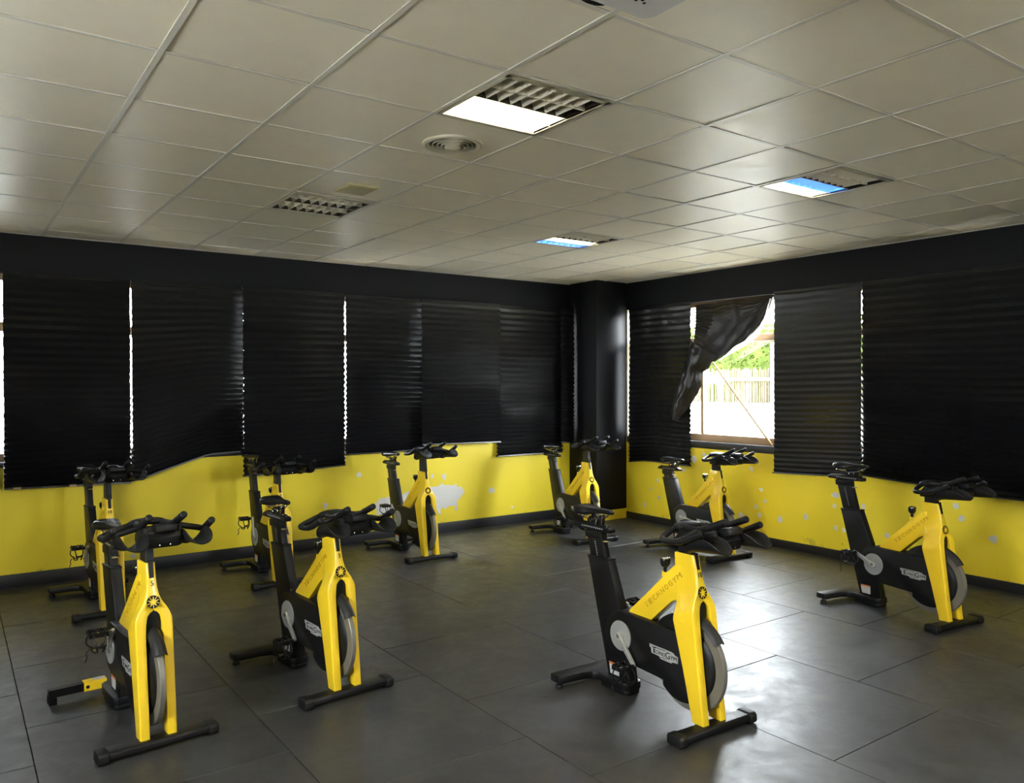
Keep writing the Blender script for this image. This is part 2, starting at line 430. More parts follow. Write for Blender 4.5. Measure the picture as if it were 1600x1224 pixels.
wr.box((WALL_X, -2.2, HEAD), (WALL_X + TH, WALL_Y, 3.3), M['wall_black'])
wr.box((WALL_X, -2.2, SILL), (WALL_X + TH, WR0, HEAD), M['wall_black'])
wr.box((WALL_X, 7.49, SILL), (WALL_X + TH, WALL_Y, HEAD), M['wall_black'])
wr.box((WALL_X + 0.002, 7.470, SILL), (WALL_X + TH - 0.002, 7.49, HEAD), M['cream'])
wall_right = struct('wall_right', wr.mesh('wall_right'))
cl = MB().box((6.66, 7.49, 0.0), (WALL_X, WALL_Y, CEIL_Z + 0.1), M['column_black'])
column = struct('column', cl.mesh('column', bevel=0.004))
tb = MB().box((6.655, 7.484, -0.005), (WALL_X, 7.492, 0.125), M['wall_yellow'])
struct('trim_1', tb.mesh('trim_1'))
struct('baseboard_left', MB().box((-2.2, WALL_Y - 0.012, -0.01), (6.66, WALL_Y + 0.001, 0.112), M['baseboard']).mesh('baseboard_left', bevel=0.003))
struct('baseboard_right', MB().box((WALL_X - 0.012, -2.2, -0.01), (WALL_X + 0.001, 7.484, 0.085), M['baseboard']).mesh('baseboard_right', bevel=0.003))
struct('trim_2', MB().box((WL0, WALL_Y - 0.014, 1.033), (6.66, WALL_Y + 0.06, 1.080), M['baseboard']).mesh('trim_2', bevel=0.004))
struct('trim_3', MB().box((WALL_X - 0.014, WR0, 0.985), (WALL_X + 0.06, 7.47, 1.065), M['baseboard']).mesh('trim_3', bevel=0.004))
# unseen sides of the room: back and side wall, each with a window put in for daylight
wb = MB()
wb.box((-2.4, -2.4, -0.05), (WALL_X + TH, -2.2, 1.55), M['room_wall']); wb.box((-2.4, -2.4, 2.75), (WALL_X + TH, -2.2, 3.3), M['room_wall'])
wb.box((-2.4, -2.4, 1.55), (3.3, -2.2, 2.75), M['room_wall']); wb.box((4.1, -2.4, 1.55), (WALL_X + TH, -2.2, 2.75), M['room_wall'])
struct('wall_back', wb.mesh('wall_back'))
ws = MB()
ws.box((-2.4, -2.2, -0.05), (-2.2, WALL_Y + TH, 1.55), M['room_wall'])
ws.box((-2.4, -2.2, 2.75), (-2.2, WALL_Y + TH, 3.3), M['room_wall'])
ws.box((-2.4, -2.2, 1.55), (-2.2, 1.0, 2.75), M['room_wall'])
ws.box((-2.4, 2.8, 1.55), (-2.2, WALL_Y + TH, 2.75), M['room_wall'])
struct('wall_side', ws.mesh('wall_side'))

# bare patches where the yellow paint has come off
def blob(cx, cz, r, n=14):
    s = random.uniform(0, 100); e = random.uniform(0.75, 1.3); out = []
    for i in range(n):
        t = 2 * math.pi * i / n
        k = r * (0.82 + 0.42 * noise.noise(Vector((math.cos(t) * 1.3 + s, math.sin(t) * 1.3, s))) + random.uniform(-.09, .09))
        out.append((cx + k * math.cos(t) / math.sqrt(e), cz + k * math.sin(t) * math.sqrt(e)))
    return out
BIG = [(4.57, 0.546), (4.671, 0.539), (4.713, 0.587), (4.756, 0.547), (4.877, 0.545), (4.92, 0.557), (4.929, 0.519), (4.982, 0.522), (5.034, 0.443), (4.981, 0.402), (4.937, 0.361), (4.928, 0.302), (4.919, 0.235), (4.893, 0.238), (4.893, 0.297), (4.824, 0.304), (4.772, 0.272), (4.721, 0.291), (4.695, 0.264), (4.704, 0.212), (4.661, 0.238), (4.645, 0.298), (4.502, 0.326), (4.273, 0.318), (4.114, 0.319), (4.02, 0.3), (3.911, 0.289), (3.881, 0.278), (3.873, 0.342), (3.843, 0.373), (3.866, 0.426), (3.912, 0.464), (4.02, 0.476), (4.178, 0.477), (4.274, 0.519), (4.371, 0.526), (4.437, 0.542)]
rag = []
for i, p in enumerate(BIG):
    q = BIG[(i + 1) % len(BIG)]
    rag.append(p)
    for t in (0.33, 0.66):
        rag.append((p[0] + (q[0] - p[0]) * t + random.uniform(-.008, .008), p[1] + (q[1] - p[1]) * t + random.uniform(-.008, .008)))
LP = [(3.667, 0.754, 0.037), (4.587, 0.67, 0.029), (4.751, 0.651, 0.038), (5.419, 0.434, 0.047), (5.731, 0.2, 0.022), (3.278, 0.441, 0.036), (1.394, 0.148, 0.027)]
RP = [(6.938, 0.536, 0.025), (7.046, 0.422, 0.021), (6.92, 0.326, 0.027), (7.157, 0.208, 0.033), (6.193, 0.91, 0.028), (6.352, 0.847, 0.052), (6.506, 0.703, 0.029), (5.528, 0.801, 0.036), (5.398, 0.586, 0.03), (5.348, 0.466, 0.026), (5.465, 0.392, 0.03), (5.419, 0.308, 0.036), (5.668, 0.275, 0.037), (6.682, 0.635, 0.027), (4.514, 0.626, 0.044), (4.529, 0.519, 0.026), (4.223, 0.551, 0.032), (4.513, 0.301, 0.03), (4.425, 0.29, 0.024), (3.361, 0.663, 0.033), (3.318, 0.559, 0.037), (3.054, 0.422, 0.043), (3.988, 0.312, 0.027), (5.159, 0.297, 0.041), (4.852, 0.366, 0.04)]
for poly in [rag] + [blob(*p) for p in LP]:
    link('bare_patch', MB().prism(poly, WALL_Y + 0.001, WALL_Y - 0.0012, M['plaster'], lambda p, q, d: (p, d, q)).mesh('bare_patch'), wall_left)
for poly in [blob(*p) for p in RP]:
    link('bare_patch', MB().prism(poly, WALL_X + 0.001, WALL_X - 0.0012, M['plaster'], lambda p, q, d: (d, p, q)).mesh('bare_patch'), wall_right)

# ------------------------------------------------------------------ windows (axis 'x': in the left wall; 'y': in the right wall)
def window(n, axis, a, b, posts, face, z0=1.02, z1=2.70, sgn=1, transom=True):
    d0, d1 = face + sgn * 0.055, face + sgn * 0.115
    lo, hi = min(d0, d1), max(d0, d1)
    def bx(mb, p0, p1, q0, q1, m, e=0.0):
        if axis == 'x': mb.box((p0, lo - e, q0), (p1, hi + e, q1), m)
        else: mb.box((lo - e, p0, q0), (hi + e, p1, q1), m)
    w = MB(); t = 0.055
    bx(w, a, b, z0, z0 + 0.13, M['bronze']); bx(w, a, b, z1 - t, z1, M['bronze'])
    bx(w, a, a + t, z0, z1, M['bronze']); bx(w, b - t, b, z0, z1, M['bronze'])
    root = struct('window_%d' % n, w.mesh('window_frame', bevel=0.004))
    mid = (lo + hi) / 2
    if transom:
        tr = MB(); bx(tr, a + t, b - t, 2.205, 2.285, M['bronze'], 0.004); link('transom', tr.mesh('transom', bevel=0.004), root)
    for p in posts:
        s = MB(); bx(s, p - 0.022, p - 0.002, z0 + 0.13, 2.205, M['bronze'], 0.008); bx(s, p + 0.006, p + 0.028, z0 + 0.13, 2.205, M['bronze'], -0.006)
        link('sash_stile', s.mesh('sash_stile', bevel=0.003), root)
    ed = [a + t] + sorted(posts) + [b - t]
    def pane(p0, p1, q0, q1):
        g = MB()
        if axis == 'x': g.add([(p0, mid, q0), (p1, mid, q0), (p1, mid, q1), (p0, mid, q1)], [(0, 1, 2, 3)], M['glass'])
        else: g.add([(mid, p0, q0), (mid, p1, q0), (mid, p1, q1), (mid, p0, q1)], [(0, 1, 2, 3)], M['glass'])
        link('pane', g.mesh('pane', smooth=False), root)
    if transom:
        pane(a + t, b - t, 2.285, z1 - t)
        for i in range(len(ed) - 1): pane(ed[i], ed[i + 1], z0 + 0.13, 2.205)
    else:
        for i in range(len(ed) - 1): pane(ed[i], ed[i + 1], z0 + 0.13, z1 - t)
    return root
for n, (a, b, ps) in enumerate([(-0.68, 0.87, [0.1]), (0.87, 2.93, [1.9]), (2.93, 4.97, [3.95]), (4.97, 6.50, [5.9])]):
    window(n + 1, 'x', a, b, ps, WALL_Y)
window(5, 'y', 4.75, 7.47, [7.385, 6.27, 5.02], WALL_X)
window(6, 'y', 2.70, 4.75, [3.7], WALL_X)
window(7, 'y', 1.1, 2.70, [1.9], WALL_X)
window(8, 'y', 1.0, 2.8, [1.9], -2.2, 1.55, 2.75, -1, False)  # unseen window, put in for the daylight coming from this side

window(9, 'x', 3.3, 4.1, [3.7], -2.2, 1.55, 2.75, -1, False)  # unseen window, added to bring daylight onto the ceiling and bike fronts

# ------------------------------------------------------------------ bikes
# local axes: u forward, v up, w to the rider's right; Blender local = (u, -w, v)
def B(u, v, w): return Vector((u, -w, v))
side = lambda p, q, d: B(p, q, d)
def arc(c, r, a0, a1, n):
    return [(c[0] + r * math.cos(math.radians(a0 + (a1 - a0) * i / n)), c[1] + r * math.sin(math.radians(a0 + (a1 - a0) * i / n))) for i in range(n + 1)]
WC, WR = (0.300, 0.306), 0.242      # flywheel centre and radius
CC = (-0.150, 0.338)                # crank axis

def m_frame():
    mb = MB(); Y = M['yellow']
    S = [  # v, u rear, u front, inner w, outer w front, outer w rear, middle w
        (0.868, .222, .345, 0, .022, .031, .026), (0.80, .224, .362, 0, .022, .031, .0245), (0.75, .229, .374, 0, .025, .031, .025),
        (0.709, .235, .383, 0, .033, .031, .028), (0.684, .240, .388, 0, .044, .032, .034), (0.66, .243, .392, 0, .060, .034, .043),
        (0.642, .245, .395, .002, .070, .037, .053), (0.634, .246, .396, .017, .074, .0385, .057), (0.618, .248, .399, .029, .081, .043, .064),
        (0.600, .250, .402, .0335, .0865, .050, .072), (0.578, .2525, .405, .037, .0875, .063, .081), (0.550, .258, .408, .0385, .0875, .079, .087), (0.530, .264, .411, .040, .087, .086, .087),
        (0.30, .330, .440, .040, .086, .085, .086), (0.050, .395, .472, .041, .085, .085, .085)]
    for sg in (1, -1):
        secs = []
        for v, ur, uf, wi, wf, wr_, wm in S:
            c = .005; um = (ur + uf) / 2
            secs.append([B(uf, v, sg * wi), B(uf, v, sg * max(wf - c, wi)), B(uf - c * 1.2, v, sg * wf), B(um + .02, v, sg * wm), B(um - .02, v, sg * wm), B(ur + c, v, sg * wr_), B(ur, v, sg * max(wr_ - c, wi)), B(ur, v, sg * wi)])
        mb.loft(secs, Y)
    brace = [(.262, .800), (.226, .800), (.176, .756), (.017, .607), (-.118, .486), (-.128, .470), (.043, .462), (.200, .601), (.222, .613), (.240, .611), (.262, .592)]
    mb.prism(brace, -.030, .030, Y, side)
    # boss under the knob
    mb.tube([B(.120, .715, 0), B(.126, .742, 0)], .016, Y, 10)
    return mb.mesh('frame', bevel=0.0035, seg=2, angle=40)
def m_lettering(side_sign):
    mb = MB(); ang = math.radians(40.2); ca, sa = math.cos(ang), math.sin(ang)
    for sg in (side_sign,):
        if sg == 1: pl = lambda x, y, z: B(.018 + x * ca - y * sa, .528 + x * sa + y * ca, .0300 + z)
        else: pl = lambda x, y, z: B(.278 - x * ca - y * sa, .748 - x * sa + y * ca, -.0300 - z)
        x = 0.0
        for ch in 'TECHNOGYM':
            put_text(mb, ch, .040, .0026, M['letter'], pl, x0=x, width=.026 if ch not in 'M' else .032); x += .0385
    return mb.mesh('lettering', smooth=False)
def m_emblem():
    mb = MB(); c = (.684, 0.0); up = lambda p, q, d: B(.3892 + d - (q - .684) * .13, q, -p)
    mb.lathe([(0.031, -.004), (0.031, .0008)], M['gloss_black'], lambda x, y, h: up(x, .684 + y, h), 28)
    st = []
    for i in range(10):
        t = math.pi / 2 + i * math.pi / 5; r = .0285 if i % 2 == 0 else .0090
        st.append((r * math.cos(t), .684 + r * math.sin(t)))
    mb.prism(st, .0, .0016, M['yellow'], up)
    for i in range(5):
        t = math.pi / 2 + math.pi / 5 + i * 2 * math.pi / 5
        p = (math.cos(t), math.sin(t)); q = (-p[1], p[0]); h = .0012
        mb.prism([(p[0] * .009 + q[0] * h, .684 + p[1] * .009 + q[1] * h), (p[0] * .030 + q[0] * h, .684 + p[1] * .030 + q[1] * h), (p[0] * .030 - q[0] * h, .684 + p[1] * .030 - q[1] * h), (p[0] * .009 - q[0] * h, .684 + p[1] * .009 - q[1] * h)], .0, .0014, M['yellow'], up)
    return mb.mesh('emblem', smooth=False)
def m_number(txt):
    mb = MB(); w = .013 * len(txt)
    put_text(mb, txt, .036, .0006, M['ink'], lambda x, y, z: B(.3745 - y * .17 + z, .760 + y, -(x - w / 2)), width=w)
    return mb.mesh('number_sticker', smooth=False)
def m_slot():
    mb = MB()
    mb.prism([(.334, .878), (.3475, .878), (.3640, .795), (.350, .795)], -.0115, .0115, M['black_plastic'], side)
    return mb.mesh('height_slot', bevel=.0015, seg=1)
def m_cover():
    mb = MB(); K = M['black_paint']
    prof = arc(CC, .135, 95, 262, 22) + [(.175, .190)] + arc(WC, .190, 222, 290, 12)[1:] + [(.375, .160), (.305, .467)]
    mb.prism(prof, -.066, .066, K, side)
    return mb.mesh('drive_cover', bevel=.006, seg=2)
def m_hump():
    mb = MB()
    prof = arc(WC, .255, 150, 84, 18) + arc(WC, .15, 84, 150, 10)
    mb.prism(prof, -.040, .040, M['black_plastic'], side)
    prof = arc(WC, .225, 150, 84, 18) + arc(WC, .12, 84, 150, 10)
    mb.prism(prof, -.046, .046, M['black_plastic'], side)
    mb.prism([(.32, .43), (.372, .50), (.383, .60), (.381, .648), (.335, .648), (.30, .52)], -.0395, .0395, M['black_plastic'], side)
    return mb.mesh('wheel_guard', bevel=.004, seg=2)
def m_logo(side_sign):
    mb = MB(); S = M['silver']
    for sg in (side_sign,):
        z = .0665
        pts = [(.077, .357), (.082, .340), (.090, .338), (.093, .312), (.150, .309), (.160, .298), (.242, .296), (.246, .304), (.284, .306), (.286, .340), (.262, .344), (.255, .352), (.235, .355)]
        if sg == 1:
            mb.prism(pts, z - .002, z + .0025, S, side); pl = lambda x, y, d: B(.097 + x, .3165 + y, z + .0027 + d)
        else:
            mb.prism([(.361 - p, q) for p, q in pts], -z + .002, -z - .0025, S, side); pl = lambda x, y, d: B(.264 - x, .3165 + y, -z - .0027 - d)
        K = M['gloss_black']; x = 0
        put_text(mb, 'T', .045, .0006, K, pl, x0=0, width=.030)
        put_text(mb, 'ECHNO', .029, .0006, K, pl, x0=.018, width=.080)
        put_text(mb, 'G', .047, .0006, K, pl, x0=.101, y0=-.003, width=.032)
        put_text(mb, 'YM', .029, .0006, K, pl, x0=.136, width=.045)
        mb.add([pl(a, b, .0006) for a, b in [(.066, -.007), (.112, -.007), (.112, -.0095), (.066, -.0095)]], [(0, 1, 2, 3)], K)
        mb.add([pl(a, b, .0006) for a, b in [(.020, .0335), (.100, .0335), (.100, .0305), (.020, .0305)]], [(0, 1, 2, 3)], K)
    return mb.mesh('logo_plate', smooth=False)
def m_disc(side_sign):
    mb = MB()
    for sg in (side_sign,):
        mb.lathe([(.0, .060), (.081, .060), (.083, .070), (.081, .0735), (.030, .0745), (.028, .080), (.0, .080)][1:-1], M['grey_disc'], lambda x, y, h, s=sg: B(CC[0] + x, CC[1] + y, s * h), 36)
    return mb.mesh('crank_disc', angle=30)
def m_seat_tube():
    mb = MB()
    prof = [(-.300, .070), (-.484, .720), (-.303, .726), (-.205, .480), (-.135, .200), (-.110, .070)]
    mb.prism(prof, -.029, .029, M['black_paint'], side)
    mb.prism([(-.487, .714), (-.4865, .728), (-.300, .734), (-.300, .720)], -.0315, .0315, M['black_plastic'], side)
    return mb.mesh('seat_tube', bevel=.006, seg=2)
def m_sticker(side_sign):
    mb = MB(); z = .0298
    for sg in (side_sign,):
        q = [(-.292, .150), (-.205, .150), (-.205, .084), (-.280, .084)]
        mb.prism(q, sg * z, sg * (z + .0008), M['label_white'], side)
        mb.prism([(-.292, .150), (-.205, .150), (-.205, .138), (-.289, .138)], sg * z, sg * (z + .0014), M['label_orange'], side)
    return mb.mesh('warning_sticker', smooth=False)
def m_front_foot():
    mb = MB()
    mb.prism([(.418, .012), (.496, .012), (.504, .022), (.502, .044), (.492, .052), (.424, .052), (.416, .040)], -.232, .232, M['black_paint'], side)
    return mb.mesh('front_foot', bevel=.004, seg=2)
def m_end_cap(sg):
    mb = MB()
    mb.prism([(.412, .002), (.500, .002), (.509, .014), (.508, .046), (.495, .057), (.421, .057), (.410, .046), (.409, .012)], sg * .226, sg * .274, M['rubber_black'], side)
    return mb.mesh('end_cap', bevel=.006, seg=2)
def m_rear_foot(full=True):
    mb = MB(); K = M['black_paint']
    r = [(-.495, -.300), (-.495, .300), (-.410, .300), (-.402, .285), (-.395, .140), (-.375, .085), (-.340, .066), (-.130, .064), (-.108, .040), (-.108, -.040), (-.130, -.064), (-.340, -.066), (-.375, -.085), (-.395, -.140), (-.402, -.285), (-.410, -.300)]
    if full:
        mb.prism(r, .030, .074, K, lambda p, q, d: B(p, d, q))
    else:
        # the moulded cover of the right arm is missing: bare square tube and bracket are parts of their own
        r2 = [(-.495, -.300), (-.495, -.05), (-.40, .055), (-.340, .066), (-.130, .064), (-.108, .040), (-.108, -.040), (-.130, -.064), (-.340, -.066), (-.375, -.085), (-.395, -.140), (-.402, -.285), (-.410, -.300)]
        mb.prism(r2, .030, .074, K, lambda p, q, d: B(p, d, q))
    mb.prism([(-.330, -.060), (-.330, .060), (-.134, .058), (-.114, .038), (-.114, -.038), (-.134, -.058)], .004, .034, K, lambda p, q, d: B(p, d, q))
    return mb.mesh('rear_foot', bevel=.007, seg=2)
def m_level(sg):
    mb = MB()
    mb.lathe([(.021, .0), (.023, .006), (.020, .014), (.008, .017), (.008, .036)], M['rubber_black'], lambda x, y, h: B(-.448 + x, h, sg * .272 + y), 14)
    return mb.mesh('levelling_foot')
def m_bare_arm():
    mb = MB(); mb.box((-.485, -.305, .036), (-.440, -.02, .078), M['black_paint'])
    mb.box((-.500, -.306, .0), (-.425, -.270, .040), M['black_paint'])
    mb.box((-.478, -.3055, .043), (-.447, -.304, .071), M['gloss_black'])
    return mb.mesh('bare_tube', bevel=.003, seg=1)
def m_bracket():
    mb = MB(); mb.box((-.490, -.135, .033), (-.434, -.02, .083), M['yellow'])
    mb.box((-.482, -.085, .083), (-.442, -.025, .0845), M['label_white'])
    mb.lathe([(.010, .0), (.010, .003)], M['gloss_black'], lambda x, y, h: Vector((-.433 + h, -.118 + x, .058 + y)), 12)
    return mb.mesh('yellow_bracket', bevel=.003, seg=1)
def m_rim():
    mb = MB(); to = lambda x, y, h: B(WC[0] + x, WC[1] + y, h)
    mb.lathe([(.188, -.014), (.239, -.014), (.242, -.011), (.242, .011), (.239, .014), (.188, .014), (.186, .008), (.186, -.008)], M['rim'], to, 72, True)
    return mb.mesh('flywheel')
def m_wheel_disc():
    mb = MB(); to = lambda x, y, h: B(WC[0] + x, WC[1] + y, h)
    mb.lathe([(.02, -.034), (.150, -.032), (.176, -.026), (.190, -.012), (.190, .012), (.176, .026), (.150, .032), (.02, .034)], M['black_plastic'], to, 48)
    return mb.mesh('wheel_disc')
def m_fender():
    mb = MB(); rows = []
    ang = [104, 98, 92, 86, 80, 74, 68, 62, 56, 50, 45, 40, 37, 35.5]
    for a in ang:
        t = math.radians(a); row = []
        hw = .034 if a > 40 else .034 + (40 - a) * .0006
        for i in range(13):
            s = -1 + 2 * i / 12; rr = .268 - .028 * abs(s) ** 2.6 - (.0 if a > 38 else .002)
            row.append(B(WC[0] + rr * math.cos(t), WC[1] + rr * math.sin(t), hw * s))
        rows.append(row)
    inner = [[B(WC[0] + (Vector((p.x - WC[0], p.z - WC[1])).length - .004) * math.cos(math.radians(a)), WC[1] + (Vector((p.x - WC[0], p.z - WC[1])).length - .004) * math.sin(math.radians(a)), -p.y * .92) for p in r] for r, a in zip(rows, ang)]
    mb.loft([r + i[::-1] for r, i in zip(rows, inner)], M['fender'])
    return mb.mesh('fender', angle=50)
def m_crank():
    mb = MB(); K = M['crank']     # arm along +u from the axis, on the right flank
    pts = [(-.022, 0), (-.016, .016), (0, .022), (.016, .018), (.150, .0125), (.172, .0125), (.184, .006), (.184, -.006), (.172, -.0125), (.150, -.0125), (.016, -.018), (0, -.022), (-.016, -.016)]
    mb.prism(pts, .076, .089, K, side)
    mb.lathe([(.010, .088), (.010, .0915), (.006, .0915), (.005, .085)], M['gloss_black'], lambda x, y, h: B(x, y, h), 14)
    mb.prism([(.025, .006), (.150, .004), (.150, -.004), (.025, -.006)], .0885, .0895, M['grey_disc'], side)
    return mb.mesh('crank_arm', bevel=.003, seg=2)
def m_pedal(flip=1):
    mb = MB(); G = M['black_plastic']     # origin at the axle end of the arm, w outward
    mb.tube([B(0, 0, .0), B(0, 0, .115)], .006, M['chrome'], 8)
    for s in (-1, 1):
        mb.box((s * .036 - .005, -.112, -.012), (s * .036 + .005, -.020, .012), G)
        for k in range(6): mb.box((s * .036 - .004, -.030 - k * .015, .012), (s * .036 + .004, -.024 - k * .015, .018), M['chrome'] if k % 3 == 0 else G)
    for w in (.024, .066, .108): mb.box((-.036, -w - .005, -.010), (.036, -w + .005, .010), G)
    # toe cage hanging from the body
    for w in (.040, .092):
        mb.tube(smooth_path([B(.040, 0, w), B(.062, -.022, w), B(.070, -.058, w + (.066 - w) * .25), B(.048, -.085, .066 + (w - .066) * .5), B(.005, -.088, w), B(-.034, -.070, w)], 3), .0042, G, 6)
    mb.tube(smooth_path([B(.068, -.050, .040), B(.076, -.056, .066), B(.068, -.050, .092)], 3), .005, G, 6)
    mb.tube(smooth_path([B(-.030, -.010, .028), B(-.034, -.058, .022), B(-.030, -.086, .066), B(-.034, -.058, .110), B(-.030, -.010, .104), B(-.030, .012, .066)], 3), .004, M['rubber_black'], 6, closed=True)
    mb.tube(smooth_path([B(-.030, -.084, .100), B(-.038, -.105, .112), B(-.030, -.125, .110), B(-.036, -.150, .118)], 3), .0032, M['rubber_black'], 6)
    mb.box((-.040, -.078, -.092), (-.028, -.054, -.080), M['chrome'])
    return mb.mesh('pedal')
# --- seat group: origin at the centre of the post's upper end
SL = -.285
def m_post():
    mb = MB(); n = .30
    mb.prism([(-.068, .0), (.066, .004), (.066 - SL * n, -n), (-.068 - SL * n, -n)], -.0205, .0205, M['black_paint'], side)
    mb.prism([(-.073, -.040), (-.078, .004), (.070, .008), (.076, -.034)], -.0235, .0235, M['black_plastic'], side)
    return mb.mesh('seat_post', bevel=.004, seg=2)
def m_post_scale():
    mb = MB()
    for sg in (1, -1):
        for k in range(12):
            v = -.052 - k * .0125; u = .000 - SL * -v
            mb.prism([(u - .0016, v), (u + .0016, v), (u + .0016, v - .007), (u - .0016, v - .007)], sg * .0204, sg * .0209, M['dots'], side)
    return mb.mesh('height_scale', smooth=False)
def m_lever():
    mb = MB(); mb.prism([(.062, -.052), (.115, -.046), (.118, -.040), (.062, -.044)], -.012, .012, M['clip'], side)
    return mb.mesh('lock_lever', bevel=.001, seg=1)
def m_slider():
    mb = MB()
    mb.prism([(-.172, .022), (-.160, .036), (.150, .040), (.166, .030), (.160, .010), (.06, .006), (-.165, .010)], -.024, .024, M['black_plastic'], side)
    mb.prism([(-.150, .036), (-.146, .046), (.120, .049), (.130, .039)], -.016, .016, M['gloss_black'], side)
    return mb.mesh('seat_slider', bevel=.003, seg=1)
def m_slider_scale():
    mb = MB()
    for sg in (1, -1):
        for k in range(11):
            u = -.085 + k * .018
            mb.prism([(u, .030), (u + .006, .030), (u + .006, .023), (u, .023)], sg * .0238, sg * .0244, M['dots'], side)
    return mb.mesh('slider_scale', smooth=False)
def m_saddle():
    mb = MB(); secs = []
    P = [(-.142, .040, .132, .118), (-.136, .058, .143, .108), (-.118, .072, .150, .098), (-.090, .076, .152, .092), (-.060, .070, .150, .092), (-.030, .056, .147, .096), (.000, .041, .145, .102), (.040, .029, .144, .108), (.090, .022, .144, .112), (.140, .019, .143, .114), (.160, .015, .138, .116), (.170, .007, .131, .120)]
    for u, w, top, bot in P:
        s = []
        for i in range(18):
            t = 2 * math.pi * i / 18; c, sn = math.cos(t), math.sin(t)
            ww = w * math.copysign(abs(c) ** 0.75, c)
            if sn >= 0:
                dip = .010 * math.exp(-(ww / (w * .35 + 1e-6)) ** 2) * (1 if u > -.12 else .3) * (0.6 if u < .05 else .3)
                z = bot + .014 + (top - bot - .014) * sn ** 0.8 - dip * sn
            else: z = bot + .014 + .014 * sn
            s.append(B(u, z, ww))
        secs.append(s)
    mb.loft(secs, M['saddle'])
    return mb.mesh('saddle', angle=60)
def m_saddle_clamp():
    mb = MB()
    for s in (-1, 1):
        mb.tube(smooth_path([B(-.115, .100, s * .030), B(-.075, .078, s * .024), B(.000, .076, s * .022), (B(.070, .084, s * .018)), B(.125, .112, s * .008)], 4), .0038, M['chrome'], 6)
    mb.prism([(-.035, .040), (-.045, .066), (-.030, .084), (.030, .086), (.042, .066), (.032, .040)], -.020, .020, M['black_plastic'], side)
    mb.tube([B(0, .062, -.038), B(0, .062, .038)], .010, M['gloss_black'], 10)
    mb.prism([(-.128, .085), (-.112, .101), (-.070, .092), (-.080, .078)], -.026, .026, M['clip'], side)
    mb.prism([(.050, .040), (.055, .100), (.085, .108), (.078, .040)], -.013, .013, M['gloss_black'], side)
    return mb.mesh('saddle_clamp', bevel=.002, seg=1)
# --- handlebar group: v measured for the highest pin position that bike 5 uses
def m_bar_post():
    mb = MB(); mb.prism([(.240, .74), (.236, .985), (.318, .995), (.336, .878), (.350, .795), (.30, .74)], -.0195, .0195, M['black_paint'], side)
    return mb.mesh('handlebar_post', bevel=.003, seg=1)
def m_bars():
    mb = MB(); K = M['rubber_black']
    for s in (1, -1):
        out = smooth_path([B(.556, 1.084, s * .218), B(.500, 1.058, s * .220), B(.440, 1.031, s * .222), B(.385, 1.021, s * .224), B(.325, 1.017, s * .222), B(.290, 1.020, s * .196), B(.268, 1.033, s * .140), B(.255, 1.050, s * .075), B(.250, 1.060, 0)], 5)
        mb.tube(out, .0155, K, 12)
        inn = smooth_path([B(.586, 1.129, s * .077), B(.530, 1.106, s * .077), B(.465, 1.080, s * .076), B(.405, 1.066, s * .073), B(.330, 1.062, s * .062), B(.258, 1.058, s * .045)], 5)
        mb.tube(inn, .0155, K, 12)
        # cross tube that ties outer horn and inner horn
        mb.tube(smooth_path([B(.405, 1.024, s * .222), B(.412, 1.040, s * .160), B(.418, 1.058, s * .085)], 4), .0145, K, 10)
    # raised centre pad towards the rider
    secs = []
    for i in range(13):
        w = -.085 + .17 * i / 12; k = math.sqrt(max(0.0, 1 - (w / .088) ** 2))
        c = B(.278, 1.058 + .010 * k, w); s = []
        for j in range(14):
            t = 2 * math.pi * j / 14
            s.append(B(c.x + (.018 + .034 * k) * math.cos(t), c.z + (.005 + .011 * k) * math.sin(t), w))
        secs.append(s)
    mb.loft(secs, K)
    return mb.mesh('handlebar', angle=55)
def m_grip(kind):
    mb = MB(); K = M['rubber_black']; s = 1
    if kind == 'outer': a, b = B(.558, 1.085, .218), B(.455, 1.037, .2215)
    else: a, b = B(.588, 1.130, .077), B(.485, 1.0875, .0765)
    d = (a - b).normalized()
    mb.tube([b, b + d * .004, b + d * .008, a - d * .006, a, a + d * .004], [.0155, .0182, .0172, .0172, .0165, .012], K, 14)
    return mb.mesh('grip', angle=40)
def m_hub():
    mb = MB(); K = M['black_plastic']
    mb.prism([(.225, .962), (.225, .995), (.262, 1.040), (.410, 1.052), (.545, 1.046), (.560, 1.030), (.548, .985), (.420, .962)], -.045, .045, K, side)
    secs = []
    for w, k in ((-.092, .55), (-.080, .85), (-.060, 1.0), (.060, 1.0), (.080, .85), (.092, .55)):
        c = (.500, 1.013); secs.append([B(c[0] + (p - c[0]) * k, c[1] + (q - c[1]) * k, w) for p, q in [(.445, .984), (.435, 1.042), (.548, 1.048), (.566, 1.028), (.556, .980)]])
    mb.loft(secs, K)
    for w in (-.024, .024): mb.lathe([(.0055, .0), (.0055, .003)], M['chrome'], lambda x, y, h: B(.5585 + h, .992 + y, w + x), 10)
    return mb.mesh('handlebar_hub', bevel=.004, seg=2)
def m_display():
    mb = MB(); mb.prism([(.505, 1.052), (.512, 1.084), (.560, 1.094), (.586, 1.090), (.590, 1.062), (.560, 1.050)], -.048, .048, M['black_plastic'], side)
    return mb.mesh('display_box', bevel=.004, seg=2)
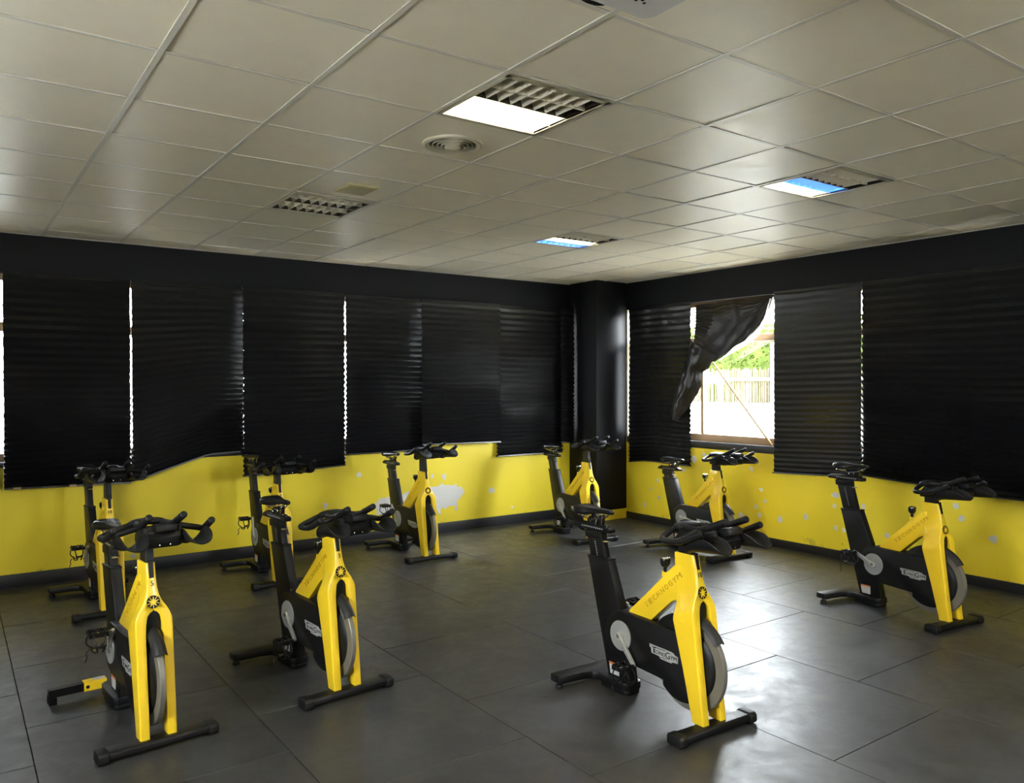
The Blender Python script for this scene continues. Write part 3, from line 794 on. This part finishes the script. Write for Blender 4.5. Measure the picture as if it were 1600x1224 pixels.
def m_rest(s):
    mb = MB(); K = M['rubber_black']; outer, inner = [], []
    for i in range(17):
        t = i / 16; u = .424 + .236 * t; v = 1.034 + .018 * t
        e = abs(2 * t - 1); end = 1 - .62 * e ** 2.2
        ro, ri = [], []
        for j in range(17):
            a = math.radians(-90 + (-90 + 180 * j / 16 + 0) * (1.12 * end))
            drop = .012 * max(0, (.25 - t) / .25) ** 1.5
            ro.append(B(u, v + .062 * math.sin(a) - drop, s * (.142 + .060 * math.cos(a))))
            ri.append(B(u, v + .055 * math.sin(a) - drop, s * (.142 + .053 * math.cos(a))))
        outer.append(ro); inner.append(ri)
    mb.loft([o + i[::-1] for o, i in zip(outer, inner)], K)
    # arm that carries the rest
    mb.prism([(.455, 1.058), (.530, 1.075), (.545, 1.015), (.500, 1.000), (.460, 1.005)], s * .066, s * .086, M['black_plastic'], side)
    return mb.mesh('elbow_rest', bevel=.0025, seg=1, angle=45)
def m_knob():
    mb = MB(); ax = lambda x, y, h: B(.126 + x + h * .02, .735 + h, y)
    mb.lathe([(.010, .0), (.010, .028), (.020, .036), (.027, .050), (.028, .072), (.026, .077)], M['gloss_black'], ax, 18)
    return mb.mesh('resistance_knob')
def m_knob_cap():
    mb = MB(); ax = lambda x, y, h: B(.126 + x + h * .02, .735 + h, y)
    mb.lathe([(.0262, .076), (.024, .081), (.012, .084)], M['chrome'], ax, 18)
    return mb.mesh('knob_cap')

X = {}
for k, fn in dict(frame=m_frame, emblem=m_emblem, slot=m_slot, cover=m_cover, hump=m_hump, seat_tube=m_seat_tube, front_foot=m_front_foot, rear=m_rear_foot, bare=m_bare_arm, bracket=m_bracket, rim=m_rim, wdisc=m_wheel_disc, fender=m_fender, crank=m_crank, pedal=m_pedal, post=m_post, pscale=m_post_scale, lever=m_lever, slider=m_slider, sscale=m_slider_scale, saddle=m_saddle, clamp=m_saddle_clamp, bpost=m_bar_post, bars=m_bars, hub=m_hub, display=m_display, knob=m_knob, kcap=m_knob_cap).items():
    X[k] = fn()
for _s in (1, -1):
    X['lettering%d' % _s] = m_lettering(_s); X['logo%d' % _s] = m_logo(_s); X['disc%d' % _s] = m_disc(_s); X['sticker%d' % _s] = m_sticker(_s)
X['rear_cut'] = m_rear_foot(False)
X['cap1'], X['cap-1'] = m_end_cap(1), m_end_cap(-1)
X['lev1'], X['lev-1'] = m_level(1), m_level(-1)
X['rest1'], X['rest-1'] = m_rest(1), m_rest(-1)
X['grip_o'], X['grip_i'] = m_grip('outer'), m_grip('inner')

def bike(x, y, deg, dv, du, post_v, slide, crank_deg, label, number=None, bare=False, ped=0):
    r = empty('spin_bike', (x, y, 0), math.radians(deg))
    tag(r, label, 'exercise bike', 'yellow and black spin bikes on the rubber floor')
    fr = link('frame', X['frame'], r)
    link('emblem', X['emblem'], fr)
    for s in (1, -1): link('lettering', X['lettering%d' % s], fr)
    if number: link('number_sticker', m_number(number), fr)
    link('height_slot', X['slot'], fr)
    cv = link('drive_cover', X['cover'], r)
    for s in (1, -1):
        link('logo_plate', X['logo%d' % s], cv)['label'] = 'silver logo plate'
        link('crank_disc', X['disc%d' % s], cv)['label'] = 'grey round crank disc'
    link('wheel_guard', X['hump'], r)
    fw = link('flywheel', X['rim'], r); link('wheel_disc', X['wdisc'], fw)
    link('fender', X['fender'], r)
    st = link('seat_tube', X['seat_tube'], r); [link('warning_sticker', X['sticker%d' % s], st) for s in (1, -1)]
    ff = link('front_foot', X['front_foot'], r)
    for s in (1, -1): link('end_cap', X['cap%d' % s], ff)
    rf = link('rear_foot', X['rear_cut' if bare else 'rear'], r)
    link('levelling_foot', X['lev-1'], rf)
    if bare:
        link('bare_tube', X['bare'], rf)['label'] = 'bare black steel tube without its cover'
        link('bracket', X['bracket'], rf)['label'] = 'yellow bracket with a pale sticker'
    else: link('levelling_foot', X['lev1'], rf)
    for s in (0, 1):
        a = math.radians(crank_deg + 180 * s)
        c = link('crank_arm', X['crank'], r)
        if s == 0: c.matrix_local = Matrix.Translation((CC[0], 0, CC[1])) @ Matrix.Rotation(-a, 4, 'Y')
        else: c.matrix_local = Matrix.Translation((CC[0], 0, CC[1])) @ Matrix.Rotation(-a, 4, 'Y') @ Matrix.Scale(-1, 4, (0, 1, 0))
        p = link('pedal', X['pedal'], c)
        # the pedal keeps hanging level whatever the crank angle
        p.matrix_local = Matrix.Translation((.172, -.089, 0)) @ Matrix.Rotation(a + math.radians(ped), 4, 'Y')
    pu = -.400 + SL * (post_v - .72)
    sp = link('seat_post', X['post'], r, (pu, 0, post_v)); link('height_scale', X['pscale'], sp); link('lock_lever', X['lever'], sp)
    sl = link('seat_slider', X['slider'], r, (pu + slide * .5, 0, post_v)); link('slider_scale', X['sscale'], sl)
    sd = link('saddle', X['saddle'], r, (pu + .02 + slide, 0, post_v)); link('saddle_clamp', X['clamp'], sd)
    o = (du, 0, dv)
    link('handlebar_post', X['bpost'], r, (0, 0, dv))
    hb = link('handlebar', X['bars'], r, o)
    link('handlebar_hub', X['hub'], hb); link('display_box', X['display'], hb)
    for k in ('grip_o', 'grip_i'):
        link('grip', X[k], hb)
        g = link('grip', X[k], hb); g.scale = (1, -1, 1)
    for s in (1, -1): link('elbow_rest', X['rest%d' % s], r, o)
    kn = link('resistance_knob', X['knob'], r); link('knob_cap', X['kcap'], kn)['label'] = 'chrome cap'
    return r

bike(.776, 4.523, -85.4, .000, .020, .825, 0.0, 46, 'spin bike numbered 5 with bare steel rear foot arm and yellow bracket', '5', True)
bike(1.761, 4.566, -84.9, -.058, .030, .868, -.02, -44, 'spin bike numbered 3 with lowered handlebar and pedal down by its rear foot', '3')
bike(3.104, 3.067, -91.6, -.050, .015, .868, -.035, -47, 'spin bike standing foremost in mid floor, hiding part of the bike under the torn blind', '10')
bike(5.880, 3.189, -97.1, -.052, -.005, .950, .04, 156, 'spin bike seen side on, high saddle against the black blinds, rear pedal raised')
bike(.983, 7.049, -87.0, .043, .040, .915, 0.0, 42, 'spin bike with tall raised handlebar, standing directly behind bike 5 by the long wall', '18')
bike(2.365, 7.150, -91.0, .000, .050, .945, 0.0, 100, 'spin bike half hidden behind the saddle and seat post of bike 3', '8')
bike(3.883, 7.250, -91.2, .040, .010, .868, 0.0, 133, 'spin bike in front of the large bare white patch on the yellow wall')
bike(5.820, 6.956, -96.8, .038, .010, .870, 0.0, -50, 'spin bike with raised handlebar, its front end before the black corner column')
bike(6.306, 5.545, -94.7, -.031, .010, .802, .05, -4, 'spin bike with low saddle, under the torn open blind')

# ------------------------------------------------------------------ pleated blinds
def blind_mesh(w, z_top, bottom, seed, pitch=0.062, amp=0.024, nc=14, wave=0.006, crinkle=0.0, inset=None):
    """bottom(t) -> z of the lower edge; local: x across, y out of the wall (negative = into the room), z up"""
    n = 62; rows = []; k = int((z_top - 0.85) / pitch) * 2
    for i in range(k + 1):
        row = []
        for j in range(nc + 1):
            t = j / nc; zb = bottom(t)
            s = i / k
            # pleats hang more open near the top and pack closer towards the bottom
            ss = s + 0.07 * math.sin(math.pi * s)
            z = z_top + (zb - z_top) * ss
            a = amp * (0.45 + 0.75 * s ** 0.6) * (1 + 0.35 * noise.noise(Vector((t * 2.2, i * 0.13, seed))))
            d = (a if i % 2 else -a * 0.35)
            sag = 0.010 * abs(math.sin(math.pi * t * 2)) * max(0, 1 - s * 12)
            wob = wave * noise.noise(Vector((t * 3 + seed, z * 1.3, seed * 3.1)))
            cr = crinkle * noise.noise(Vector((t * 14, z * 11, seed))) * (0.3 + 0.7 * t) if crinkle else 0
            ex = 0.0045 * noise.noise(Vector((i * 0.9, seed * 5 + (0 if t < .5 else 9), 0))) if t in (0, 1) else 0
            row.append((w * (t - 0.5) + ex, -(0.006 + amp + d + wob + cr), z - sag))
        rows.append(row)
    mb = MB().grid(rows, M['blind'])
    return mb.mesh('pleated_sheet', smooth=False)
def bottom_bar(w, bottom, nc=14, lift=0.0):
    mb = MB(); secs = []
    for j in range(nc + 1):
        t = j / nc; z = bottom(t); x = w * (t - 0.5)
        secs.append([(x, -.008, z + .002), (x, -.046, z + .002), (x, -.048, z - .012), (x, -.008, z - .014)])
    mb.loft(secs, M['blind']); return mb.mesh('bottom_fold', smooth=False)
def blind(wall, a, b, bottom, label, seed, z_top=2.712, clips=(), out=0.0, **kw):
    w = abs(b - a) ; c = (a + b) / 2
    if wall == 'left': r = empty('pleated_blind', (c, WALL_Y - 0.012 - out, 0), 0)
    else: r = empty('pleated_blind', (WALL_X - 0.012 - out, c, 0), math.radians(-90))
    tag(r, label, 'blind', 'black pleated blinds over the windows')
    link('pleated_sheet', blind_mesh(w, z_top, bottom, seed, **kw), r)
    link('bottom_fold', bottom_bar(w, bottom), r)
    # top strip along the window head, added to stop daylight leaking past the blind
    tp = MB(); secs = []
    e = min(.11, w * .45)
    xs = [-w / 2, -w / 2 + e, -w / 2 + e + .004] + [(-w / 2 + e) + (w - 2 * e) * k / 10 for k in range(1, 10)] + [w / 2 - e - .004, w / 2 - e, w / 2]
    for k, x in enumerate(xs):
        zz = z_top + .004 + .004 * noise.noise(Vector((k * .7, seed, 1)))
        yb = (.0115 + out) if 2 <= k <= len(xs) - 3 else .004
        secs.append([(x, yb, zz), (x, -.030, zz - .002), (x, -.036, z_top - .026), (x, -.028, z_top - .028), (x, yb, z_top - .006)])
    tp.loft(secs, M['blind'])
    link('top_fold', tp.mesh('top_fold', smooth=False), r)
    for x in clips:
        m = MB().box((x - .028, -.052, bottom(x / w + .5) - .016), (x + .028, -.006, bottom(x / w + .5) + .004), M['clip'])
        link('clip', m.mesh('clip', bevel=.002, seg=1), r)['label'] = 'tan clip'
    return r
lin = lambda a, b: (lambda t: a + (b - a) * t)
def sag_bottom(t):
    # lower edge: hangs low at its outer corner, then runs up in a slack diagonal
    return 0.86 + 0.21 * min(1, max(0, (t - .05) / .62)) ** 0.9 + 0.012 * max(0, t - .67) / .33
blind('left', -.66, .352, lin(.90, .88), 'black pleated blind at the outer end of the long window wall, mostly out of sight', 1.1)
blind('left', .385, 1.373, lin(.862, .845), 'black pleated blind with two tan clips on its straight bottom, directly behind two bikes', 2.3, clips=(-.40, .02), wave=.012)
blind('left', 1.387, 2.409, sag_bottom, 'black pleated blind whose slack lower edge runs up in a diagonal', 3.7, amp=.018)
blind('left', 2.376, 3.450, lin(.84, .885), 'black pleated blind with level bottom, hanging right beside the slack diagonal one', 4.9, out=.080)
blind('left', 3.496, 4.473, lin(.99, .995), 'black pleated blind with level bottom behind the saddle by the big bare patch', 5.2)
blind('left', 4.385, 5.470, lin(1.06, 1.045), 'black pleated blind ending highest above the yellow wall, over the big bare patch', 6.8, out=.080)
blind('left', 5.472, 6.500, lin(.862, .862), 'black pleated blind hanging low behind the bike at the corner column', 7.4, amp=.026)
blind('left', 6.41, 6.634, lin(1.00, .985), 'narrow strip of black pleated blind tucked next to the corner column', 8.1, out=.080)
blind('right', 7.398, 6.372, lambda t: .745 + .05 * t + .02 * math.sin(t * 5), 'black pleated blind with crinkled lower corner between corner column and torn blind', 9.6, crinkle=.010, wave=.016, amp=.016)
blind('right', 5.212, 4.226, lin(.800, .842), 'smooth dark blind hanging straight beside the uncovered window opening', 10.3, amp=.008, out=.006)
blind('right', 4.210, 3.168, lin(.865, .806), 'black pleated blind right behind the high saddle of the side-on bike', 11.9, amp=.027, wave=.010)
blind('right', 3.18, 2.13, lin(.800, .80), 'black pleated blind furthest along the torn blind wall, behind the side-on handlebar', 12.7, amp=.027, out=.080)
blind('right', 2.125, 1.10, lin(.82, .82), 'black pleated blind at the outer end of the torn blind wall, out of sight', 13.2)

# torn blind: sheet still taped along its top, pulled aside, with the loose end hanging in a crumpled tongue
def poly_at(pts, s):
    L = [0.0]
    for p, q in zip(pts, pts[1:]): L.append(L[-1] + math.dist(p, q))
    d = s * L[-1]
    for i in range(len(pts) - 1):
        if d <= L[i + 1] or i == len(pts) - 2:
            k = (d - L[i]) / max(L[i + 1] - L[i], 1e-9); return tuple(a + (b - a) * k for a, b in zip(pts[i], pts[i + 1]))
torn = empty('torn_blind', (0, 0, 0)); tag(torn, 'torn black film blind pulled aside, its crumpled tongue baring the window', 'blind', 'black pleated blinds over the windows')
top = [(6.300, 2.665), (5.966, 2.668), (5.697, 2.672), (5.236, 2.668)]
low = [(6.292, 2.165), (6.20, 2.115), (6.08, 2.02), (5.984, 1.985), (5.83, 2.06), (5.697, 2.145), (5.55, 2.215), (5.44, 2.285), (5.36, 2.36), (5.30, 2.45), (5.222, 2.655)]
rows = []
NR, NCOL = 28, 44
for i in range(NR + 1):
    s = i / NR; row = []
    for j in range(NCOL + 1):
        t = j / NCOL; a = poly_at(top, t); b = poly_at(low, t)
        y = a[0] + (b[0] - a[0]) * s; z = a[1] + (b[1] - a[1]) * s
        pull = s * s
        d = 0.020 + 0.010 * (1 if i % 2 else -1) * (1 - 0.75 * t) * (1 - .5 * s) + 0.07 * pull * (0.35 + 0.65 * t) * (1 - t) * 2
        d += 0.020 * noise.noise(Vector((t * 7 + s * 3, s * 4 - t * 4, 3.3))) * s + 0.022 * math.exp(-((t - .52) / .035) ** 2) * (1 - s)
        d += 0.012 * math.sin((t * 1.0 + s * 0.9) * 24) * s * t
        row.append((WALL_X - 0.012 - max(d, .004), y, z))
    rows.append(row)
link('hanging_sheet', MB().grid(rows, M['film']).mesh('hanging_sheet', angle=60), torn)
# silvery reverse rolled out along the pulled edge
edge = [(5.236, 2.640), (5.30, 2.44), (5.36, 2.35), (5.44, 2.272), (5.55, 2.20), (5.697, 2.130), (5.83, 2.05), (5.92, 2.00)]
rows = []
for i in range(29):
    s = i / 28; p = poly_at(edge, s); wd = 0.012 + 0.085 * math.sin(math.pi * min(1, s * 1.02)) ** 1.2
    row = []
    for j in range(7):
        a = j / 6
        row.append((WALL_X - 0.030 - 0.05 * math.sin(a * 2.2) - .012 * noise.noise(Vector((s * 16, a * 3, 1))), p[0] + wd * (.45 - a) * .55 + .006 * noise.noise(Vector((s * 22, a, 5))), p[1] + wd * (.65 - a)))
    rows.append(row)
link('rolled_edge', MB().grid(rows, M['film_back']).mesh('rolled_edge', angle=60), torn)['label'] = 'silvery reverse side along the pulled edge'
fl_ = [(6.300, 2.260), (6.345, 2.07), (6.396, 1.981), (6.470, 1.83), (6.535, 1.68), (6.585, 1.53), (6.619, 1.42), (6.600, 1.335)]
fr_ = [(5.930, 2.060), (6.03, 1.93), (6.124, 1.872), (6.145, 1.73), (6.215, 1.62), (6.300, 1.52), (6.400, 1.40), (6.520, 1.300)]
rows = []
for i in range(41):
    s = i / 40; a, b = poly_at(fl_, s), poly_at(fr_, s); row = []
    for j in range(17):
        t = j / 16
        y = a[0] + (b[0] - a[0]) * t + .006 * noise.noise(Vector((s * 18, t * 2, 8))); z = a[1] + (b[1] - a[1]) * t + .010 * noise.noise(Vector((t * 6, s * 9, 2)))
        d = 0.088 + 0.075 * math.sin(math.pi * t) ** .8 * (1 - .35 * s) + 0.018 * noise.noise(Vector((t * 5, s * 11, 4.4))) + .010 * noise.noise(Vector((t * 14, s * 26, 1.2)))
        row.append((WALL_X - 0.012 - d, y, z))
    rows.append(row)
link('crumpled_tongue', MB().grid(rows, M['film']).mesh('crumpled_tongue', angle=60), torn)
sv = [(6.172, 1.905), (6.05, 1.86), (5.955, 1.800), (5.972, 1.750), (6.08, 1.735), (6.181, 1.716)]
rows = []
for i in range(9):
    s = i / 8; row = []
    a = poly_at(sv[:3], s); b = poly_at(sv[:2:-1], s)
    for j in range(9):
        t = j / 8; row.append((WALL_X - .022 - .012 * noise.noise(Vector((s * 5, t * 5, 6))), a[0] + (b[0] - a[0]) * t, a[1] + (b[1] - a[1]) * t))
    rows.append(row)
link('torn_scrap', MB().grid(rows, M['film_back']).mesh('torn_scrap', angle=60), torn)['label'] = 'silvery scrap of the reverse side'

st = MB().tube([(WALL_X + .028, 6.09, 1.985), (WALL_X + .030, 5.69, 1.53), (WALL_X + .036, 5.285, 1.072)], .012, M['wood'], 10)
tag(link('stick', st.mesh('stick')), 'thin pale wooden stick leaning diagonally across the uncovered window', 'stick')

# ------------------------------------------------------------------ ceiling fittings
def luminaire(i, j, rows_lit, label, flip=False):
    """600 x 600 louvre fitting; four tubes along x; rows_lit: four of 'w', 'b', 'o' from low y to high y"""
    x0, y0 = X0 + TX * i, Y0 + TY * j
    r = empty('ceiling_light', (x0 + TX / 2, y0 + TY / 2, CEIL_Z)); tag(r, label, 'ceiling light', 'square louvre lights in the tiled ceiling')
    hw, hd = TX / 2 - .014, TY / 2 - .014; f = .020; h = .10
    fm = MB()
    for (a, b, c, d) in [(-hw, hw, -hd, -hd + f + .015), (-hw, hw, hd - f, hd), (-hw, -hw + f, -hd, hd), (hw - f, hw, -hd, hd)]:
        fm.box((a, c, -.003), (b, d, .012), M['diffuser'])
    link('trim_frame', fm.mesh('trim_frame', bevel=.001, seg=1), r)
    iw, ya, yb = hw - f, -hd + f + .015, hd - f
    pitch = (yb - ya) / 4
    for half in (0, 1):
        lit = any(c in 'wb' for c in rows_lit[half * 2:half * 2 + 2]); m = M['housing_white'] if lit else M['housing']  # same reflector, coloured pale where lit and dark where unlit
        a, b = ya + pitch * 2 * half, ya + pitch * 2 * (half + 1)
        hb = MB()
        hb.box((-iw, a, h - .004), (iw, b, h), m)
        hb.box((-iw - .003, a, 0), (-iw, b, h), m); hb.box((iw, a, 0), (iw + .003, b, h), m)
        for e in (a, (a + b) / 2 - .0015, b - .003): hb.box((-iw, e, .003), (iw, e + .003, h), m)
        link('reflector', hb.mesh('reflector', smooth=False), r)
    for k, c in enumerate(rows_lit):
        yc = ya + pitch * (k + .5)
        tm = {'w': M['tube_white'], 'b': M['tube_blue'], 'o': M['tube_off']}[c]
        link('tube', MB().tube([(-iw + .01, yc, .068), (iw - .06, yc, .068)], .013, tm, 10).mesh('tube'), r)
        lv = M['louvre']; mb = MB()
        for e in (-1, 1):   # long blades
            yy = yc + e * pitch / 2 - e * .0015
            mb.box((-iw, yy - .001, .002), (iw, yy + .001, .042), lv)
        link('louvre_blade', mb.mesh('louvre_blade', smooth=False), r)
        for q in range(1, 8):
            xx = -iw + 2 * iw * q / 8
            cb = MB(); cb.add([(xx - .013, yc - pitch / 2 + .003, .040), (xx + .013, yc - pitch / 2 + .003, .040), (xx, yc - pitch / 2 + .003, .003),
                               (xx - .013, yc + pitch / 2 - .003, .040), (xx + .013, yc + pitch / 2 - .003, .040), (xx, yc + pitch / 2 - .003, .003)],
                              [(0, 2, 1), (3, 4, 5), (0, 3, 5, 2), (1, 2, 5, 4), (0, 1, 4, 3)], lv)
            link('cross_louvre', cb.mesh('cross_louvre', smooth=False), r)
    return r
luminaire(3, 0, 'ooww', 'square louvre ceiling light beside the round vent, one half glaring white')
luminaire(7, 0, 'oobw', 'square louvre ceiling light with a blue and a white strip, over the side-on bike')
luminaire(7, 4, 'oowb', 'smallest looking louvre ceiling light with white and blue strips, towards the corner column')
luminaire(3, 4, 'oooo', 'unlit brown louvre ceiling light behind the round vent')
luminaire(3, -4, 'wwww', 'louvre ceiling light out of sight behind the projector')
luminaire(-1, 0, 'oooo', 'unlit louvre ceiling light out of sight beside the side wall')
luminaire(-1, -4, 'wwww', 'louvre ceiling light out of sight in the back corner')
luminaire(7, -4, 'wwww', 'louvre ceiling light out of sight along the right wall')
luminaire(-1, 4, 'oooo', 'unlit louvre ceiling light out of sight by the long window wall')

dc = (2.243, 3.690)
r = empty('round_vent', (dc[0], dc[1], CEIL_Z)); tag(r, 'round ceiling vent with concentric rings next to the brightest light', 'vent')
to = lambda x, y, h: (x, y, h)
link('rim', MB().lathe([(.165, .003), (.162, -.006), (.150, -.012), (.128, -.006), (.124, .003)], M['diffuser'], to, 48, True).mesh('rim'), r)
for k, rad in enumerate((.112, .088, .064)):
    link('ring', MB().lathe([(rad, -.012 - .003 * k), (rad + .0035, -.012 - .003 * k), (rad - .004, .002), (rad - .007, .002)], M['diffuser'], to, 40, True).mesh('ring'), r)
link('centre_plate', MB().lathe([(.044, .0), (.042, -.022), (.030, -.028), (.004, -.030)], M['diffuser'], to, 28).mesh('centre_plate'), r)
link('throat', MB().lathe([(.126, .0), (.004, .0015)], M['rail_dark'], to, 32).mesh('throat'), r)
sp = MB().box((-.105, -.13, -.006), (.105, .13, .004), M['plate']); sp.box((-.092, -.117, -.009), (.092, .117, -.005), M['plate'])
tag(link('ceiling_cover_plate', sp.mesh('ceiling_cover_plate', bevel=.002), None, (2.232, 4.905, CEIL_Z)), 'plain beige rectangular plate on the ceiling beside the unlit light', 'cover plate')

# projector: only the underside of its far corner reaches into the picture
r = empty('projector', (1.575, 1.60, 2.853)); tag(r, 'pale grey projector hanging under the ceiling above the camera', 'projector')
def rounded(w, d, rad, n=6):
    out = []
    for cx, cy, a in ((w - rad, d - rad, 0), (-w + rad, d - rad, 90), (-w + rad, -d + rad, 180), (w - rad, -d + rad, 270)):
        for i in range(n + 1): out.append((cx + rad * math.cos(math.radians(a + 90 * i / n)), cy + rad * math.sin(math.radians(a + 90 * i / n))))
    return out
secs = []
for z, k in ((-.0, .965), (.012, .99), (.03, 1.0), (.085, 1.0), (.10, .97)):
    secs.append([(p * k, q * k, z) for p, q in rounded(.182, .140, .040)])
link('casing', MB().loft(secs, M['projector']).mesh('casing', angle=50), r)
sc = MB()
for k in range(5): sc.box((.02 + k * .016, .055 - (k % 2) * .01, -.0015), (.028 + k * .016, .064 - (k % 2) * .01, .002), M['gloss_black'])
sc.lathe([(.016, -.0012), (.016, .003)], M['cable'], lambda x, y, h: (-.03 + x, .06 + y, h), 16)
link('vent_slots', sc.mesh('vent_slots', smooth=False), r)
link('ceiling_mount', MB().tube([(0, 0, .09), (0, 0, CEIL_Z - 2.853)], .022, M['projector'], 14).mesh('ceiling_mount'), r)
cb = smooth_path([(-.10, .12, .03), (-.065, .165, .022), (-.02, .182, .022), (.030, .172, .026), (.042, .136, .035)], 5)
link('cable', MB().tube(cb, .006, M['cable'], 8).mesh('cable'), r)['label'] = 'black looped cable'

# ------------------------------------------------------------------ outside
struct('ground_outside', MB().add([(-60, -60, -.2), (70, -60, -.2), (70, 70, -.2), (-60, 70, -.2)], [(0, 1, 2, 3)], M['ground']).mesh('ground_outside'))
FX = 11.2
r = empty('reed_fence', (FX, 9.0, -.2)); tag(r, 'dry reed fence with a pale rail and post, seen through the uncovered window', 'fence')
mb = MB(); random.seed(3)
y = -4.0
while y < 5.0:
    h = 2.19 + random.uniform(-.03, .03); rr = random.uniform(.010, .015)
    mb.tube([(random.uniform(-.01, .01), y, 0), (random.uniform(-.01, .01), y + random.uniform(-.02, .02), h)], rr, M['reed'], 5); y += .024
ca = link('canes', mb.mesh('canes', smooth=False), r); ca['kind'] = 'stuff'
link('rail', MB().box((-.05, -4, 1.99), (-.025, 5, 2.04), M['white_slat']).mesh('rail'), r)['label'] = 'pale rail'
link('post', MB().box((-.13, -.905, 0), (-.08, -.855, 2.62), M['white_slat']).mesh('post'), r)['label'] = 'pale post'
r = empty('low_slat_fence', (10.75, 9.0, -.2)); tag(r, 'low white fence of narrow upright slats before the reed fence', 'fence')
mb = MB(); y = -4.0
while y < 5.0:
    mb.box((0, y, .03), (.02, y + .062, 1.62 + random.uniform(-.012, .012)), M['white_slat']); y += .070
sl = link('slats', mb.mesh('slats', smooth=False), r); sl['kind'] = 'stuff'
link('rail', MB().box((.02, -4, .4), (.05, 5, .48), M['white_slat']).mesh('rail'), r)
link('rail', MB().box((.02, -4, 1.3), (.05, 5, 1.38), M['white_slat']).mesh('rail'), r)
r = empty('hedge', (12.2, 9.2, -.2)); tag(r, 'clipped green hedge rising behind the reed fence', 'hedge')
mb = MB()
for k in range(9000):
    y = random.uniform(-4.5, 5.5); z = random.uniform(1.6, 3.02); x = random.uniform(-.25, .25)
    if random.random() < .25: z = 3.02 + random.uniform(-.06, .08); x = random.uniform(-.3, .8)
    c = Vector((x, y, z)); n1 = Vector((random.uniform(-1, 1), random.uniform(-1, 1), random.uniform(-1, 1))).normalized()
    n2 = n1.orthogonal().normalized(); n3 = n1.cross(n2); a = random.uniform(.03, .055)
    mb.add([c - n2 * a, c + n3 * a * .45, c + n2 * a, c - n3 * a * .45], [(0, 1, 2, 3)], M['leaf'])
lf = link('leaves', mb.mesh('leaves', smooth=False), r); lf['kind'] = 'stuff'
link('dense_core', MB().box((.15, -4.5, 0), (.75, 5.5, 2.95), M['leaf']).mesh('dense_core', bevel=.05), r)
